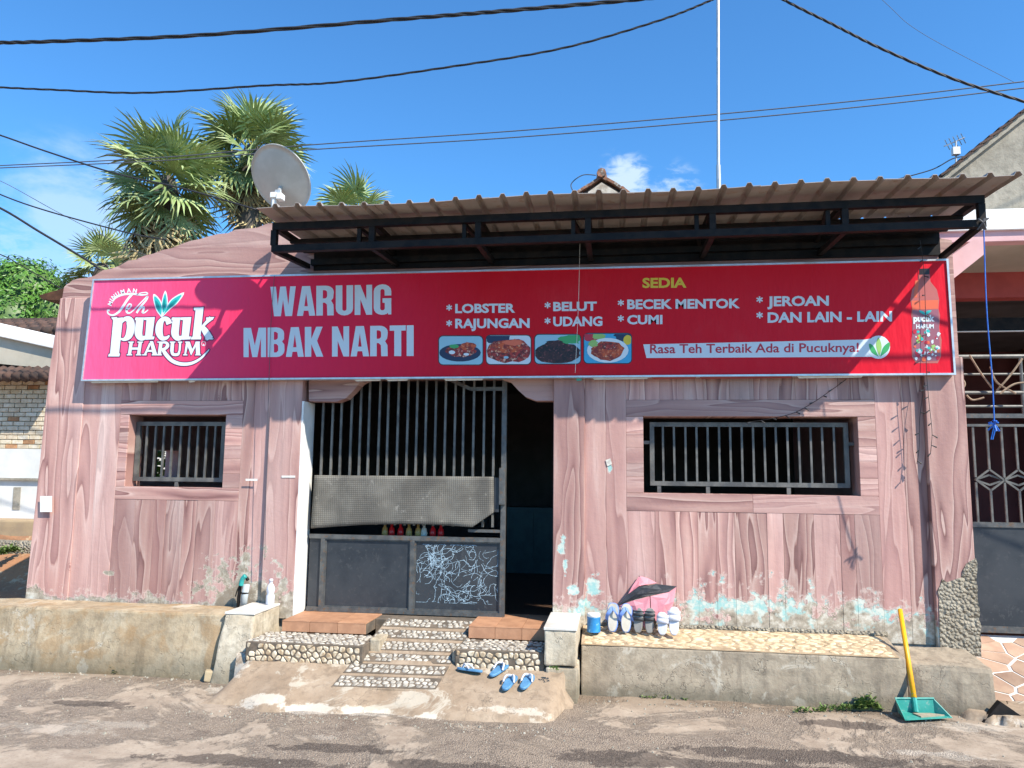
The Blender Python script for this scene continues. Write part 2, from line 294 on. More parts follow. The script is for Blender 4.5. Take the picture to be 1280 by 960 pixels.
c = mix(nt, mth(nt, 'MULTIPLY', cement_mask(nt, p, s), .8), c, mix(nt, nz(nt, p, 12, 6, .7), (.40, .33, .26), (.62, .56, .47)))
# dirt gathered along the foot of the walls
foot = mth(nt, 'MULTIPLY', smooth(nt, mth(nt, 'ADD', s[1], mth(nt, 'MULTIPLY', n3, .25)), -.62, -.36), .5)
c = mix(nt, foot, c, (.17, .115, .07))
vz = N(nt, 'ShaderNodeTexVoronoi', {'Vector': N(nt, 'ShaderNodeVectorMath', {0: p, 1: N(nt, 'ShaderNodeTexNoise', {'Vector': p, 'Scale': 3.0, 'Detail': 6}).outputs[1]}, operation='ADD').outputs[0], 'Scale': .8}, feature='DISTANCE_TO_EDGE').outputs[0]
crack = mth(nt, 'MULTIPLY', mth(nt, 'SUBTRACT', 1., smooth(nt, vz, .001, .008)), smooth(nt, n3, .42, .5))
c = mix(nt, mth(nt, 'MULTIPLY', crack, .35), c, (.05, .04, .03))
setb(nt, b, Base_Color=c, Roughness=.92)
h = mth(nt, 'ADD', mth(nt, 'MULTIPLY', patch, mth(nt, 'SUBTRACT', -.55, mth(nt, 'MULTIPLY', vor.outputs['Distance'], .9))), mth(nt, 'ADD', mth(nt, 'MULTIPLY', n3, .5), mth(nt, 'MULTIPLY', n2, .22)))
bump(nt, b, h, .75, .014)

# sign print: the red runs from pinkish at the left to deeper red at the right
m, nt, b = newmat('sign_red'); p = pos(nt); s = N(nt, 'ShaderNodeSeparateXYZ', {0: p}).outputs
c = ramp(nt, mth(nt, 'DIVIDE', mth(nt, 'ADD', s[0], 4.7), 7.3), [(0, (.90, .115, .27)), (.25, (.76, .026, .09)), (.5, (.58, .004, .014)), (1, (.66, .012, .03))])
c = mix(nt, mth(nt, 'MULTIPLY', smooth(nt, nz(nt, p, 2.5, 6, .7), .5, .75), .05), c, (.62, .20, .20))
c = mix(nt, mth(nt, 'MULTIPLY', smooth(nt, nz(nt, N(nt, 'ShaderNodeMapping', {'Vector': p, 'Scale': (8, 1, .4)}).outputs[0], 4, 5, .7), .58, .75), .10), c, (.35, .05, .06))
setb(nt, b, Base_Color=c, Roughness=.42, Specular_IOR_Level=.14); bump(nt, b, nz(nt, N(nt, 'ShaderNodeMapping', {'Vector': p, 'Scale': (2.2, 1, .6)}).outputs[0], 2.0, 4, .6), .6, .035)
def flat_mat(name, c, rough=.35):
    m, nt, b = newmat(name); p = pos(nt)
    cc = mix(nt, mth(nt, 'MULTIPLY', smooth(nt, nz(nt, p, 6, 6, .7), .45, .8), .18), c, tuple(x*.7 for x in c)); setb(nt, b, Base_Color=cc, Roughness=rough); return m
flat_mat('print_white', (.70, .76, .78)); flat_mat('print_maroon', (.12, .012, .07)); flat_mat('print_leaf', (.03, .45, .42)); flat_mat('print_leaf_dark', (.01, .25, .24))
flat_mat('print_yellow', (.72, .52, .02)); flat_mat('print_red', (.50, .01, .03)); flat_mat('print_green', (.05, .35, .10)); flat_mat('print_navy', (.012, .018, .06))
flat_mat('print_paleblue', (.30, .52, .62)); flat_mat('print_orange', (.72, .13, .05)); flat_mat('print_black', (.02, .008, .01)); flat_mat('print_silver', (.62, .68, .72))
flat_mat('print_brown', (.30, .10, .13)); flat_mat('print_aqua', (.05, .36, .60)); flat_mat('print_bottle', (.46, .12, .10)); flat_mat('print_lime', (.30, .5, .12))
pm('food_red', (.42, .03, .02), (.10, .012, .012), 34, .5, 0, lo=.4, hi=.6, c3=(.72, .42, .30), s3=46)
pm('food_orange', (.58, .09, .02), (.22, .02, .015), 30, .5, 0, lo=.4, hi=.6, c3=(.75, .38, .2), s3=42)
pm('food_dark', (.045, .012, .012), (.012, .006, .008), 30, .5, 0, lo=.4, hi=.6, c3=(.22, .06, .06), s3=52)

# ------------------------------------------------------------------ mesh helpers
def tag(o, label=None, cat=None, group=None, kind=None):
    if label: o['label'] = label
    if cat: o['category'] = cat
    if group: o['group'] = group
    if kind: o['kind'] = kind
    return o
def wloc(o):
    v = Vector((0, 0, 0))
    while o is not None: v += o.location; o = o.parent
    return v
def thing(name, label, cat, loc=(0, 0, 0), group=None):
    o = bpy.data.objects.new(name, None); o.empty_display_size = .1; col.objects.link(o); o.location = loc
    return tag(o, label, cat, group)
class MB:
    def __init__(s): s.v = []; s.f = []
    def add(s, vs, fs):
        k = len(s.v); s.v += [Vector(v) for v in vs]; s.f += [tuple(i+k for i in f) for f in fs]; return s
    def box(s, x0, x1, y0, y1, z0, z1):
        return s.add([(x, y, z) for x in (x0, x1) for y in (y0, y1) for z in (z0, z1)], [(0, 1, 3, 2), (4, 6, 7, 5), (0, 4, 5, 1), (2, 3, 7, 6), (0, 2, 6, 4), (1, 5, 7, 3)])
    def prism(s, pts, d):                    # polygon in 3D extruded by vector d
        n = len(pts); d = Vector(d); a = [Vector(p) for p in pts]
        return s.add(a+[p+d for p in a], [tuple(range(n)), tuple(range(2*n-1, n-1, -1))]+[(i, i+n, (i+1) % n+n, (i+1) % n) for i in range(n)])
    def bar(s, a, b, w=.04, h=None, upv=(0, 0, 1)):  # square bar between two points
        a, b = Vector(a), Vector(b); h = h or w; d = (b-a).normalized(); u = Vector(upv)
        if abs(d.dot(u)) > .95: u = Vector((0, 1, 0))
        x = d.cross(u).normalized()*w/2; y = x.cross(d).normalized()*h/2
        return s.prism([a-x-y, a+x-y, a+x+y, a-x+y], b-a)
    def tube(s, pts, r, n=6, cap=True):
        pts = [Vector(p) for p in pts]; k = len(s.v); rr = r if isinstance(r, (list, tuple)) else [r]*len(pts)
        ux = None
        for i, p in enumerate(pts):
            d = (pts[min(i+1, len(pts)-1)]-pts[max(i-1, 0)]).normalized()
            if ux is None: ux = d.cross(Vector((0, 0, 1)) if abs(d.z) < .9 else Vector((0, 1, 0))).normalized()
            ux = (ux-d*ux.dot(d)).normalized(); uy = d.cross(ux)
            s.v += [p+(ux*math.cos(2*math.pi*j/n)+uy*math.sin(2*math.pi*j/n))*rr[i] for j in range(n)]
        for i in range(len(pts)-1):
            s.f += [(k+i*n+j, k+i*n+(j+1) % n, k+(i+1)*n+(j+1) % n, k+(i+1)*n+j) for j in range(n)]
        if cap: s.f += [tuple(k+j for j in range(n))[::-1], tuple(k+(len(pts)-1)*n+j for j in range(n))]
        return s
    def lathe(s, prof, n=16, loc=(0, 0, 0)):
        k = len(s.v); loc = Vector(loc)
        for r, z in prof: s.v += [loc+Vector((r*math.cos(2*math.pi*j/n), r*math.sin(2*math.pi*j/n), z)) for j in range(n)]
        for i in range(len(prof)-1): s.f += [(k+i*n+j, k+i*n+(j+1) % n, k+(i+1)*n+(j+1) % n, k+(i+1)*n+j) for j in range(n)]
        s.f += [tuple(k+j for j in range(n))[::-1], tuple(k+(len(prof)-1)*n+j for j in range(n))]
        return s
    def xf(s, m): s.v = [m @ v for v in s.v]; return s
    def build(s, name, mat, parent=None, smooth=False, bevel=0, local=False, rough=0, cuts=0, rs=6):
        me = bpy.data.meshes.new(name); o = bpy.data.objects.new(name, me)
        off = Vector((0, 0, 0)) if local or parent is None else wloc(parent)
        if parent is None and not local and s.v:
            xs = [v.x for v in s.v]; ys = [v.y for v in s.v]; off = Vector(((min(xs)+max(xs))/2, (min(ys)+max(ys))/2, min(v.z for v in s.v))); o.location = off
        me.from_pydata([v-off for v in s.v], [], s.f)
        if bevel or cuts:
            bm = bmesh.new(); bm.from_mesh(me)
            bmesh.ops.recalc_face_normals(bm, faces=bm.faces)
            if bevel: bmesh.ops.bevel(bm, geom=bm.edges, offset=bevel, segments=2 if rough else 1, affect='EDGES', profile=.6)
            if cuts:
                for _ in range(cuts):
                    L = [e for e in bm.edges if e.calc_length() > (rough*4 if rough else .05)+.035]
                    bmesh.ops.subdivide_edges(bm, edges=L, cuts=1, use_grid_fill=True)
                bmesh.ops.triangulate(bm, faces=[f for f in bm.faces if len(f.verts) > 4])
                bm.normal_update()
                for v in bm.verts: v.co += v.normal*rough*(mnoise.noise((v.co+off)*rs)+.5*mnoise.noise((v.co+off)*rs*3))
            bm.to_mesh(me); bm.free()
        if smooth:
            for p_ in me.polygons: p_.use_smooth = True
        me.materials.append(MATS[mat]); col.objects.link(o); o.parent = parent
        return o
def copy_tree(o, parent=None):
    c = o.copy(); col.objects.link(c); c.parent = parent
    for ch in list(o.children): copy_tree(ch, c)
    return c
def blob_curve(pts, n=6):                      # Catmull-Rom through points
    P = [Vector(p) for p in pts]; out = []
    for i in range(len(P)-1):
        p0, p1, p2, p3 = P[max(i-1, 0)], P[i], P[i+1], P[min(i+2, len(P)-1)]
        for k in range(n):
            t = k/n; out.append(.5*((2*p1)+(p2-p0)*t+(2*p0-5*p1+4*p2-p3)*t*t+(-p0+3*p1-3*p2+p3)*t*t*t))
    return out+[P[-1]]
def curve_fill(contours, offset=0.0):
    cu = bpy.data.curves.new('tmp', 'CURVE'); cu.dimensions = '2D'; cu.fill_mode = 'BOTH'; cu.offset = offset
    for c in contours:
        sp = cu.splines.new('POLY'); sp.points.add(len(c)-1); sp.use_cyclic_u = True
        for q, pt in zip(c, sp.points): pt.co = (q[0], q[1], 0, 1)
    return _tomesh(cu)
def _tomesh(cu):
    o = bpy.data.objects.new('tmp', cu); col.objects.link(o); dg = bpy.context.evaluated_depsgraph_get(); dg.update()
    me = o.evaluated_get(dg).to_mesh()
    vs = [(v.co.x, v.co.y) for v in me.vertices]; fs = [tuple(p.vertices) for p in me.polygons]
    o.evaluated_get(dg).to_mesh_clear(); bpy.data.objects.remove(o); bpy.data.curves.remove(cu); return vs, fs
def text_fill(s, offset=.02, shear=0.0, spacing=1.0):
    cu = bpy.data.curves.new('tmp', 'FONT'); cu.body = s; cu.size = 1; cu.offset = offset; cu.shear = shear; cu.space_character = spacing; cu.resolution_u = 3; cu.fill_mode = 'FRONT'
    return _tomesh(cu)
def bbox2(vs): return min(v[0] for v in vs), max(v[0] for v in vs), min(v[1] for v in vs), max(v[1] for v in vs)
def cell_polys(x0, x1, y0, y1, sx, sy, jit=.38, inset=.12, seed=1):
    """Voronoi cells of a jittered grid over a rectangle, each shrunk to leave a joint."""
    rn = random.Random(seed); nx = max(1, round((x1-x0)/sx)); ny = max(1, round((y1-y0)/sy)); S = {}
    for i in range(-1, nx+1):
        for j in range(-1, ny+1):
            S[i, j] = Vector((x0+(x1-x0)*(i+.5+(.5*(j % 2)-.25)+rn.uniform(-jit, jit))/nx, y0+(y1-y0)*(j+.5+rn.uniform(-jit, jit))/ny))
    out = []; k = sx/sy
    for (i, j), c in S.items():
        if not (0 <= i < nx and 0 <= j < ny): continue
        poly = [Vector((c.x-2*sx, c.y-2*sy)), Vector((c.x+2*sx, c.y-2*sy)), Vector((c.x+2*sx, c.y+2*sy)), Vector((c.x-2*sx, c.y+2*sy))]
        cuts = [((q+c)/2, q-c) for (a, b_), q in S.items() if abs(a-i) <= 2 and abs(b_-j) <= 2 and (a, b_) != (i, j)] if nx*ny < 30 else \
               [((S[a, b_]+c)/2, S[a, b_]-c) for a in range(i-2, i+3) for b_ in range(j-2, j+3) if (a, b_) in S and (a, b_) != (i, j)]
        cuts = [(m_, Vector((d.x/k/k, d.y)) if 0 else d) for m_, d in cuts]
        cuts += [(Vector((x0, c.y)), Vector((-1, 0))), (Vector((x1, c.y)), Vector((1, 0))), (Vector((c.x, y0)), Vector((0, -1))), (Vector((c.x, y1)), Vector((0, 1)))]
        for m_, d in cuts:
            new = []
            for a in range(len(poly)):
                p_, q_ = poly[a], poly[(a+1) % len(poly)]; dp, dq = (p_-m_).dot(d), (q_-m_).dot(d)
                if dp <= 0: new.append(p_)
                if dp*dq < 0: new.append(p_+(q_-p_)*(dp/(dp-dq)))
            poly = new
            if len(poly) < 3: break
        if len(poly) < 3: continue
        g = sum(poly, Vector((0, 0)))/len(poly)
        poly = [g+(p_-g)*(1-inset) for p_ in poly]
        out.append(poly)
    return out
def pebbles(polys, fn, h):                     # domed stones; fn maps (u,v,height) to world
    mb = MB()
    for poly in polys:
        if max((poly[0]-q).length for q in poly) < .006 or random.random() < .035: continue
        k_ = random.uniform(.86, 1.02); h_ = h*random.uniform(.6, 1.15)
        g = sum(poly, Vector((0, 0)))/len(poly); n = len(poly)
        # cut the corners so the stones read as rounded
        rp = []
        for i in range(n):
            a, b_, c_ = poly[i-1], poly[i], poly[(i+1) % n]; rp += [b_+(a-b_)*.25, b_+(c_-b_)*.25]
        m_ = len(rp); rp = [g+(q-g)*k_ for q in rp]; vs = [fn(q.x, q.y, 0) for q in rp]+[fn(*(g+(q-g)*.7), h_) for q in rp]
        mb.add(vs, [tuple(range(m_, 2*m_))]+[(i, (i+1) % m_, (i+1) % m_+m_, i+m_) for i in range(m_)])
    return mb

# ------------------------------------------------------------------ ground
def axis(lo, hi, a, b, fine, grow=1.5):
    xs = [a]; 
    while xs[-1] < b: xs.append(xs[-1]+fine)
    s = fine; l = []
    x = a
    while x > lo: s *= grow; x -= s; l.append(x)
    s = fine; r_ = []; x = xs[-1]
    while x < hi: s *= grow; x += s; r_.append(x)
    return l[::-1]+xs+r_
gx = axis(-900, 900, -5.5, 3.6, .045); gy = axis(-400, 1200, -2.6, .1, .045)
def gz_(x, y): 
    d = max(0, 1-max(0, abs(x+1)-6)/4)*max(0, 1-max(0, abs(y+1.5)-2.5)/4)
    return d*(.016*mnoise.noise(Vector((x*.9, y*.9, 0)))+.007*mnoise.noise(Vector((x*4, y*4, 3)))+.003*mnoise.noise(Vector((x*14, y*14, 5))))
vs = [(x, y, gz_(x, y)) for y in gy for x in gx]; W_ = len(gx)
fs = [(j*W_+i, j*W_+i+1, (j+1)*W_+i+1, (j+1)*W_+i) for j in range(len(gy)-1) for i in range(W_-1)]
g = MB().add(vs, fs).build('ground', 'road', local=True, smooth=True); tag(g, kind='structure')

rn = random.Random(99); mb = MB()
for k in range(620):
    u = rn.random(); x = rn.uniform(-4.9, 3.0); y = -.50-abs(rn.gauss(0, .10)) if u < .55 else rn.uniform(-2.3, -.6)
    if -2.85 < x < -.25 and y > -1.25: y = -1.22-abs(rn.gauss(0, .08))
    r_ = rn.uniform(.003, .009)*(1.5 if rn.random() < .08 else 1); z = gz_(x, y); a_ = rn.uniform(0, 6)
    P = [Vector((x+r_*math.cos(a_+q*1.257)*rn.uniform(.7, 1.2), y+r_*math.sin(a_+q*1.257)*rn.uniform(.7, 1.2), z-.002)) for q in range(5)]; T_ = [Vector((x+(p_.x-x)*.6, y+(p_.y-y)*.6, z+r_*rn.uniform(.6, 1))) for p_ in P]
    mb.add(P+T_, [(5, 6, 7, 8, 9)]+[(i, (i+1) % 5, (i+1) % 5+5, i+5) for i in range(5)])
GRIT = mb

# raised earth to the left of the building
mb = MB(); xs = [-30, -20, -14, -11, -9, -7.5, -6.6, -6.0, -5.6, -5.3, -5.06]; ys = [-.3, -.1, .05, .3, .6, 1, 1.4, 1.8, 2.3, 3, 3.9, 6, 10, 20]
def bank(x, y):
    z = .12*(min(1, (y+.3)/.3))+.75*max(0, min(1, (y-2.5)/1.4))
    return z+.05*mnoise.noise(Vector((x*2, y*2, 1)))+.03*mnoise.noise(Vector((x*6, y*6, 2)))
xs2 = [xs[i]+(xs[i+1]-xs[i])*k/4 for i in range(len(xs)-1) for k in range(4)]+[xs[-1]]; ys2 = [ys[i]+(ys[i+1]-ys[i])*k/4 for i in range(len(ys)-1) for k in range(4)]+[ys[-1]]
mb.add([(x, y, bank(x, y)) for y in ys2 for x in xs2], [(j*len(xs2)+i, j*len(xs2)+i+1, (j+1)*len(xs2)+i+1, (j+1)*len(xs2)+i) for j in range(len(ys2)-1) for i in range(len(xs2)-1)])
tag(mb.build('earth_bank', 'earth', local=True, smooth=True), kind='structure')
a = on(-60, 690, .86); 
ob = MB().box(-12, -5.8, 3.55, 3.9, .55, at(20, 650, 3.55).z).build('retaining_kerb', 'ochre', bevel=.03, rough=.01, cuts=4); tag(ob, 'low ochre earth kerb at the foot of the white wall on the far left', 'kerb')
ob = MB().box(-12, -6.0, 3.15, 3.4, .2, at(20, 677, 3.15).z).build('stone_edging', 'rough_render', bevel=.05, rough=.02, cuts=4, smooth=True); tag(ob, 'pale rough stone edging on the red earth at the left of the stall', 'kerb')

tag(GRIT.build('loose_grit', 'gable_concrete', local=True), 'loose grit and small stones scattered over the road', None, kind='stuff')

# ------------------------------------------------------------------ the food stall building
B = thing('food_stall_building', 'pink faux-wood painted food stall building with barred windows and wide doorway', 'building', (-1.2, 0, .0))
X = lambda px, py=600: at(px, py, 0).x
Zy = lambda px, py: at(px, py, 0).z
lw = (X(163.5, 560), X(284.5, 520), Zy(220, 608.3), Zy(220, 518.8))
lw = (-4.185, -3.29, 1.43, 2.05); rw = (.235, 1.86, 1.437, 2.04)
DX0, DX1 = X(386, 640), X(690, 640)      # doorway
DX0 = -2.60; DX1 = -.478
TH = .20
left = [(-5.04, 0), (-5.02, .46), (-4.985, 2.3), (-4.925, 3.2)]
par = [(80, 358), (90, 351), (118, 343), (150, 331), (180, 321), (215, 309), (250, 299), (285, 290), (310, 285), (345, 279), (380, 277)]
top = [(at(x, y, 0).x, at(x, y, 0).z) for x, y in par]
XR = 2.62
def wallpiece(mb, poly): mb.prism([(x, 0, z) for x, z in poly], (0, TH, 0))
mb = MB()
wallpiece(mb, [(-5.04, -.05), (lw[0], -.05), (lw[0], lw[2]), (lw[0], lw[3]), (lw[0], 2.5), (-4.98, 2.5), (-5.0, 1.8), (-5.02, .46)])
wallpiece(mb, [(lw[0]+.0005, -.05), (lw[1], -.05), (lw[1], lw[2]), (lw[0]+.0005, lw[2])])
wallpiece(mb, [(lw[0]+.0005, lw[3]), (lw[1], lw[3]), (lw[1], 2.5), (lw[0]+.0005, 2.5)])
wallpiece(mb, [(lw[1]+.0005, -.05), (DX0, -.05), (DX0, 2.5), (lw[1]+.0005, 2.5)])
mb.build('wall', 'painted_plank', B); mb = MB()
wallpiece(mb, [(DX1, -.05), (rw[0], -.05), (rw[0], 2.5), (DX1, 2.5)])
wallpiece(mb, [(rw[0]+.0005, -.05), (rw[1], -.05), (rw[1], rw[2]), (rw[0]+.0005, rw[2])])
wallpiece(mb, [(rw[0]+.0005, rw[3]), (rw[1], rw[3]), (rw[1], 2.5), (rw[0]+.0005, 2.5)])
wallpiece(mb, [(rw[1]+.0005, -.05), (XR, -.05), (XR, 2.5), (rw[1]+.0005, 2.5)])
mb.build('wall', 'painted_plank', B)
# upper wall with the wavy sloping parapet
up_ = [(-4.98, 2.5), (XR, 2.5), (XR, 3.42), (1.8, 3.62), (-1, 3.72)]
mb = MB(); rn = random.Random(3)
tp = []
for i in range(len(top)-1):
    for k in range(3):
        t = k/3; tp.append((top[i][0]+(top[i+1][0]-top[i][0])*t, top[i][1]+(top[i+1][1]-top[i][1])*t+rn.uniform(-.012, .014)))
tp.append(top[-1])
mb.prism([(x, .001, z) for x, z in up_+[(x, z) for x, z in tp[::-1]]], (0, TH-.01, 0))
o = mb.build('parapet', 'painted_board', B); tag(o, 'upper wall with a wavy sloping top edge')
# left flank, back and inside of the building
MB().box(-5.03, -4.88, TH, 5, -.05, .9).build('side_wall', 'pink_wall', B)
MB().box(-5.03, -4.88, TH, 5, 2.3, 3.2).build('side_wall', 'pink_wall', B)
MB().box(-5.03, -4.88, 1.55, 1.95, .9, 1.50).build('side_wall', 'pink_wall', B)
MB().box(-5.03, -4.88, 1.55, 1.95, 1.80, 2.3).build('side_wall', 'pink_wall', B)
MB().box(-5.03, -4.88, TH, 1.55, .9, 2.3).build('side_wall', 'pink_wall', B)
MB().box(-5.03, -4.88, 1.95, 5, .9, 2.3).build('side_wall', 'pink_wall', B)
MB().box(XR-.15, XR-.001, TH, 5, -.05, 3.35).build('side_wall', 'pink_wall', B)
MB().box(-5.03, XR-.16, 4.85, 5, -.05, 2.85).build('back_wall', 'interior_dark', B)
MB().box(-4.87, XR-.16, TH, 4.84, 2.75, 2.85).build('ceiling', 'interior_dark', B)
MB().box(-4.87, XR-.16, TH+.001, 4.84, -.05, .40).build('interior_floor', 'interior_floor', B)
# eave sticking out at the upper left corner
mb = MB(); a, b_ = at(82, 362, .3), at(50, 371, .3)
mb.prism([at(84, 359, .2), at(49, 369, .2), at(52, 374, .2), at(84, 376, .2)], (0, 2.2, 0)); mb.build('eave', 'rust_brown', B)
# roof: shallow tiled gable behind the parapet; only its ridge end shows above the canopy
ap = at(752, 221, 2.6); rf = MB()
hw = 3.2; dz = .66*hw
rf.prism([(ap.x-hw, 2.6, ap.z-dz), (ap.x, 2.6, ap.z-.05), (ap.x+hw, 2.6, ap.z-dz), (ap.x+hw, 2.6, ap.z-dz-.1), (ap.x-hw, 2.6, ap.z-dz-.1)], (0, 2.2, 0))
rf = rf.build('roof', 'roof_tile', B)
tmesh = None
for s_ in (-1, 1):
    for i in range(9):
        t = .02+i*.085; x = ap.x+s_*t; z = ap.z-.66*t
        for j in range(2):
            mb = MB().box(-.055, .055, -.02, .20, -.016, .016); ang = math.atan(.66)*s_
            m4 = Matrix.Translation((x, 2.56+j*.2, z-.012+random.uniform(-.008, .008))) @ Matrix.Rotation(ang+random.uniform(-.12, .12), 4, 'Y') @ Matrix.Rotation(random.uniform(-.15, .15), 4, 'Z')
            mb.xf(m4).build('roof_tile', 'roof_tile_orange', rf)
for i in range(4):
    MB().tube([(ap.x, 2.5+i*.22, ap.z+.015), (ap.x, 2.74+i*.22, ap.z+.025)], [.055, .065], 8).build('ridge_tile', 'roof_tile_orange', rf)
mb = MB(); mb.prism([at(735, 240, 2.55), at(752, 228, 2.55), at(772, 240, 2.55), at(770, 246, 2.55), at(735, 246, 2.55)], (0, .04, 0)); mb.build('ridge_mortar', 'white_cement', rf)

# painted planks and boards
def plank(x0, x1, z0, z1, y=None, vert=True, dep=None):
    y = -.010-random.uniform(0, .003) if y is None else y
    g_ = .0006
    mb = MB().box(x0+g_, x1-g_, y, dep if dep is not None else .004, z0+g_, z1-g_)
    return mb.build('plank' if vert else 'board', 'painted_plank' if vert else 'painted_board', B, bevel=.0014)
def vplanks(x0, x1, z0, z1, w=.155):
    n = max(1, round((x1-x0)/w)); e = [x0]+[x0+(x1-x0)*(i+random.uniform(-.33, .33))/n for i in range(1, n)]+[x1]
    for a, b_ in zip(e, e[1:]): plank(a, b_, z0, z1)
def hboards(x0, x1, z0, z1, w=.13):
    n = max(1, round((z1-z0)/w)); e = [z0]+[z0+(z1-z0)*(i+random.uniform(-.15, .15))/n for i in range(1, n)]+[z1]
    for a, b_ in zip(e, e[1:]): plank(x0, x1, a, b_, vert=False)
ZT, ZB = 2.49, .36
# left bay
xs = [X(103), X(146), X(300), X(336)]
mb = MB().prism([(-5.03, -.018, .38), (X(98), -.018, .38), (X(98), -.018, 3.10), (-4.935, -.018, 3.10), (-4.985, -.018, 2.4), (-5.0, -.018, 1.6)], (0, .017, 0)); mb.build('pillar', 'painted_plank', B, bevel=.004)
vplanks(X(98), X(146), ZB, ZT, .17)
zt, zb = Zy(220, 501), Zy(220, 625)
plank(X(146), X(300), lw[3]+.001, zt, y=-.0135, vert=False)
plank(X(146), X(300), zb, lw[2]-.001, y=-.0135, vert=False)
hboards(X(146), lw[0], lw[2], lw[3]); hboards(lw[1], X(300), lw[2], lw[3])
vplanks(X(146), X(300), zt, ZT); vplanks(X(146), X(300), ZB, zb)
vplanks(X(300), X(336), ZB, ZT, .14)
# door side pillar and white jamb
MB().box(X(336), DX0, -.045, -.0005, .38, ZT).build('pillar', 'painted_plank', B, bevel=.004)
MB().box(DX0+.0005, DX0+.016, -.044, TH, .36, Zy(390, 502)).build('door_jamb', 'white_paint', B)
# right side of the door
MB().box(DX1, X(731), -.040, -.0005, .38, ZT).build('pillar', 'painted_plank', B, bevel=.004)
vplanks(X(731), X(783), ZB, ZT, .16)
zt, zb = Zy(940, 500), Zy(940, 641)
plank(X(783), X(1097), rw[3]+.001, zt, y=-.0135, vert=False)
plank(X(783), X(700+240), zb, rw[2]-.001, y=-.0135, vert=False); plank(X(940), X(1097), zb, rw[2]-.001, y=-.0142, vert=False)
hboards(X(783), rw[0], rw[2], rw[3]); hboards(rw[1], X(1097), rw[2], rw[3])
vplanks(X(783), X(1097), zt, ZT); vplanks(X(783), X(1097), ZB, zb, .165)
vplanks(X(1097), X(1158), ZB, ZT, .17)
xp = X(1158)
# end pillar, its foot stripped to rough render
pz = .92
MB().prism([(xp, -.06, .30), (XR+.004, -.06, .30), (XR+.004, -.06, ZT), (xp, -.06, ZT)], (0, .0595, 0)).build('pillar', 'painted_plank', B, bevel=.004)
mb = MB(); pts = [(xp+.012, .3), (XR+.008, .3), (XR+.008, 1.0), (XR-.06, .96), (XR-.10, .86), (XR-.2, .82), (xp+.05, .84), (xp+.02, .76)]
mb.prism([(x, -.066, z) for x, z in pts], (0, .04, 0)); o = mb.build('exposed_render', 'rough_render', B, rough=.012, cuts=6, rs=26)
# lintel with arched brackets over the doorway
def arch(pts, mirror=False):
    y0 = .02; P = [at(x, y, y0) for x, y in pts]; MB().prism(P, (0, .12, 0)).build('door_bracket', 'painted_board', B)
arch([(386, 460), (386, 501.5), (421, 502), (432, 498), (441, 489), (450, 479), (462, 473), (466, 460)])
arch([(622, 460), (628, 474), (638, 477), (648, 488), (657, 496), (670, 501), (692, 501), (692, 460)])
MB().box(DX0, DX1, .001, TH, 2.36, 2.499).build('lintel', 'painted_board', B)
# rough lower edge under the parapet sheet, stickers and marks stuck to the wall
for (x0, y0, x1, y1) in ((50, 620, 65, 640), (307, 598.5, 322, 601), (352, 594.5, 369, 597)):
    P = [at(x0, y0, -.05), at(x1, y0, -.05), at(x1, y1, -.05), at(x0, y1, -.05)]
    MB().prism(P, (0, .0015, 0)).build('sticker', 'paper', B)
MB().prism([at(757, 575, -.02), at(763, 573, -.02), at(765, 580, -.02), at(759, 583, -.02)], (0, .002, 0)).build('sticker', 'foil', B)

# window grilles
def grille(px, nb, legs, Y, x_off=0):
    (xa, ya), (xb, yb), (xc, yc), (xd, yd) = px   # tl tr br bl
    W_ = lambda x, y: at(x, y, Y)
    tl, tr, br, bl = [W_(*q) for q in px]
    x0 = (tl.x+bl.x)/2; x1 = (tr.x+br.x)/2; z1 = (tl.z+tr.z)/2; z0 = (bl.z+br.z)/2
    w_ = thing('window_grille', None, None, (x0, Y, z0)); w_.parent = B; w_.location = Vector((x0, Y, z0))-B.location
    t = .035
    fr = MB(); fr.box(x0, x1, Y, Y+.03, z1-t, z1); fr.box(x0, x1, Y, Y+.03, z0, z0+t); fr.box(x0, x0+t, Y+.001, Y+.029, z0+t, z1-t); fr.box(x1-t, x1, Y+.001, Y+.029, z0+t, z1-t)
    fr.build('frame', 'steel_bar', w_)
    me = None
    for i in range(nb):
        x = x0+t/2+(x1-x0-t)*(i+1)/(nb+1)
        if me is None:
            ob = MB().box(-.008, .008, 0, .016, 0, z1-z0-2*t).build('bar', 'steel_bar', w_, local=True); me = ob.data
        else: ob = bpy.data.objects.new('bar', me); col.objects.link(ob); ob.parent = w_
        ob.location = (x-x0, .007, t); ob.rotation_euler = (0, random.uniform(-.004, .004), 0)
    for (ax, az, bx, bz) in legs:
        MB().box(min(ax, bx), max(ax, bx), Y+.004, Y+.024, min(az, bz), max(az, bz)).build('bracket', 'steel_bar', w_)
    return w_
del w
Yg = .09
a = at(811, 528, Yg); 
zs = at(900, 610, Yg).z
grille([(811, 528), (1060, 528), (1063, 613), (814, 604)], 16, [(at(x, 605, Yg).x-.015, at(x, 605, Yg).z, at(x, 605, Yg).x+.015, rw[2]) for x in (824, 885, 986)]+[(rw[0], at(812, 551, Yg).z, at(812, 551, Yg).x, at(812, 555, Yg).z), (rw[1], at(1061, 553, Yg).z, at(1061, 553, Yg).x, at(1061, 557, Yg).z)], Yg)
grille([(171, 527.5), (283.5, 527), (277, 601.5), (166, 602)], 9, [(at(220, 602, Yg).x-.015, at(220, 602, Yg).z, at(220, 602, Yg).x+.015, lw[2])], Yg)

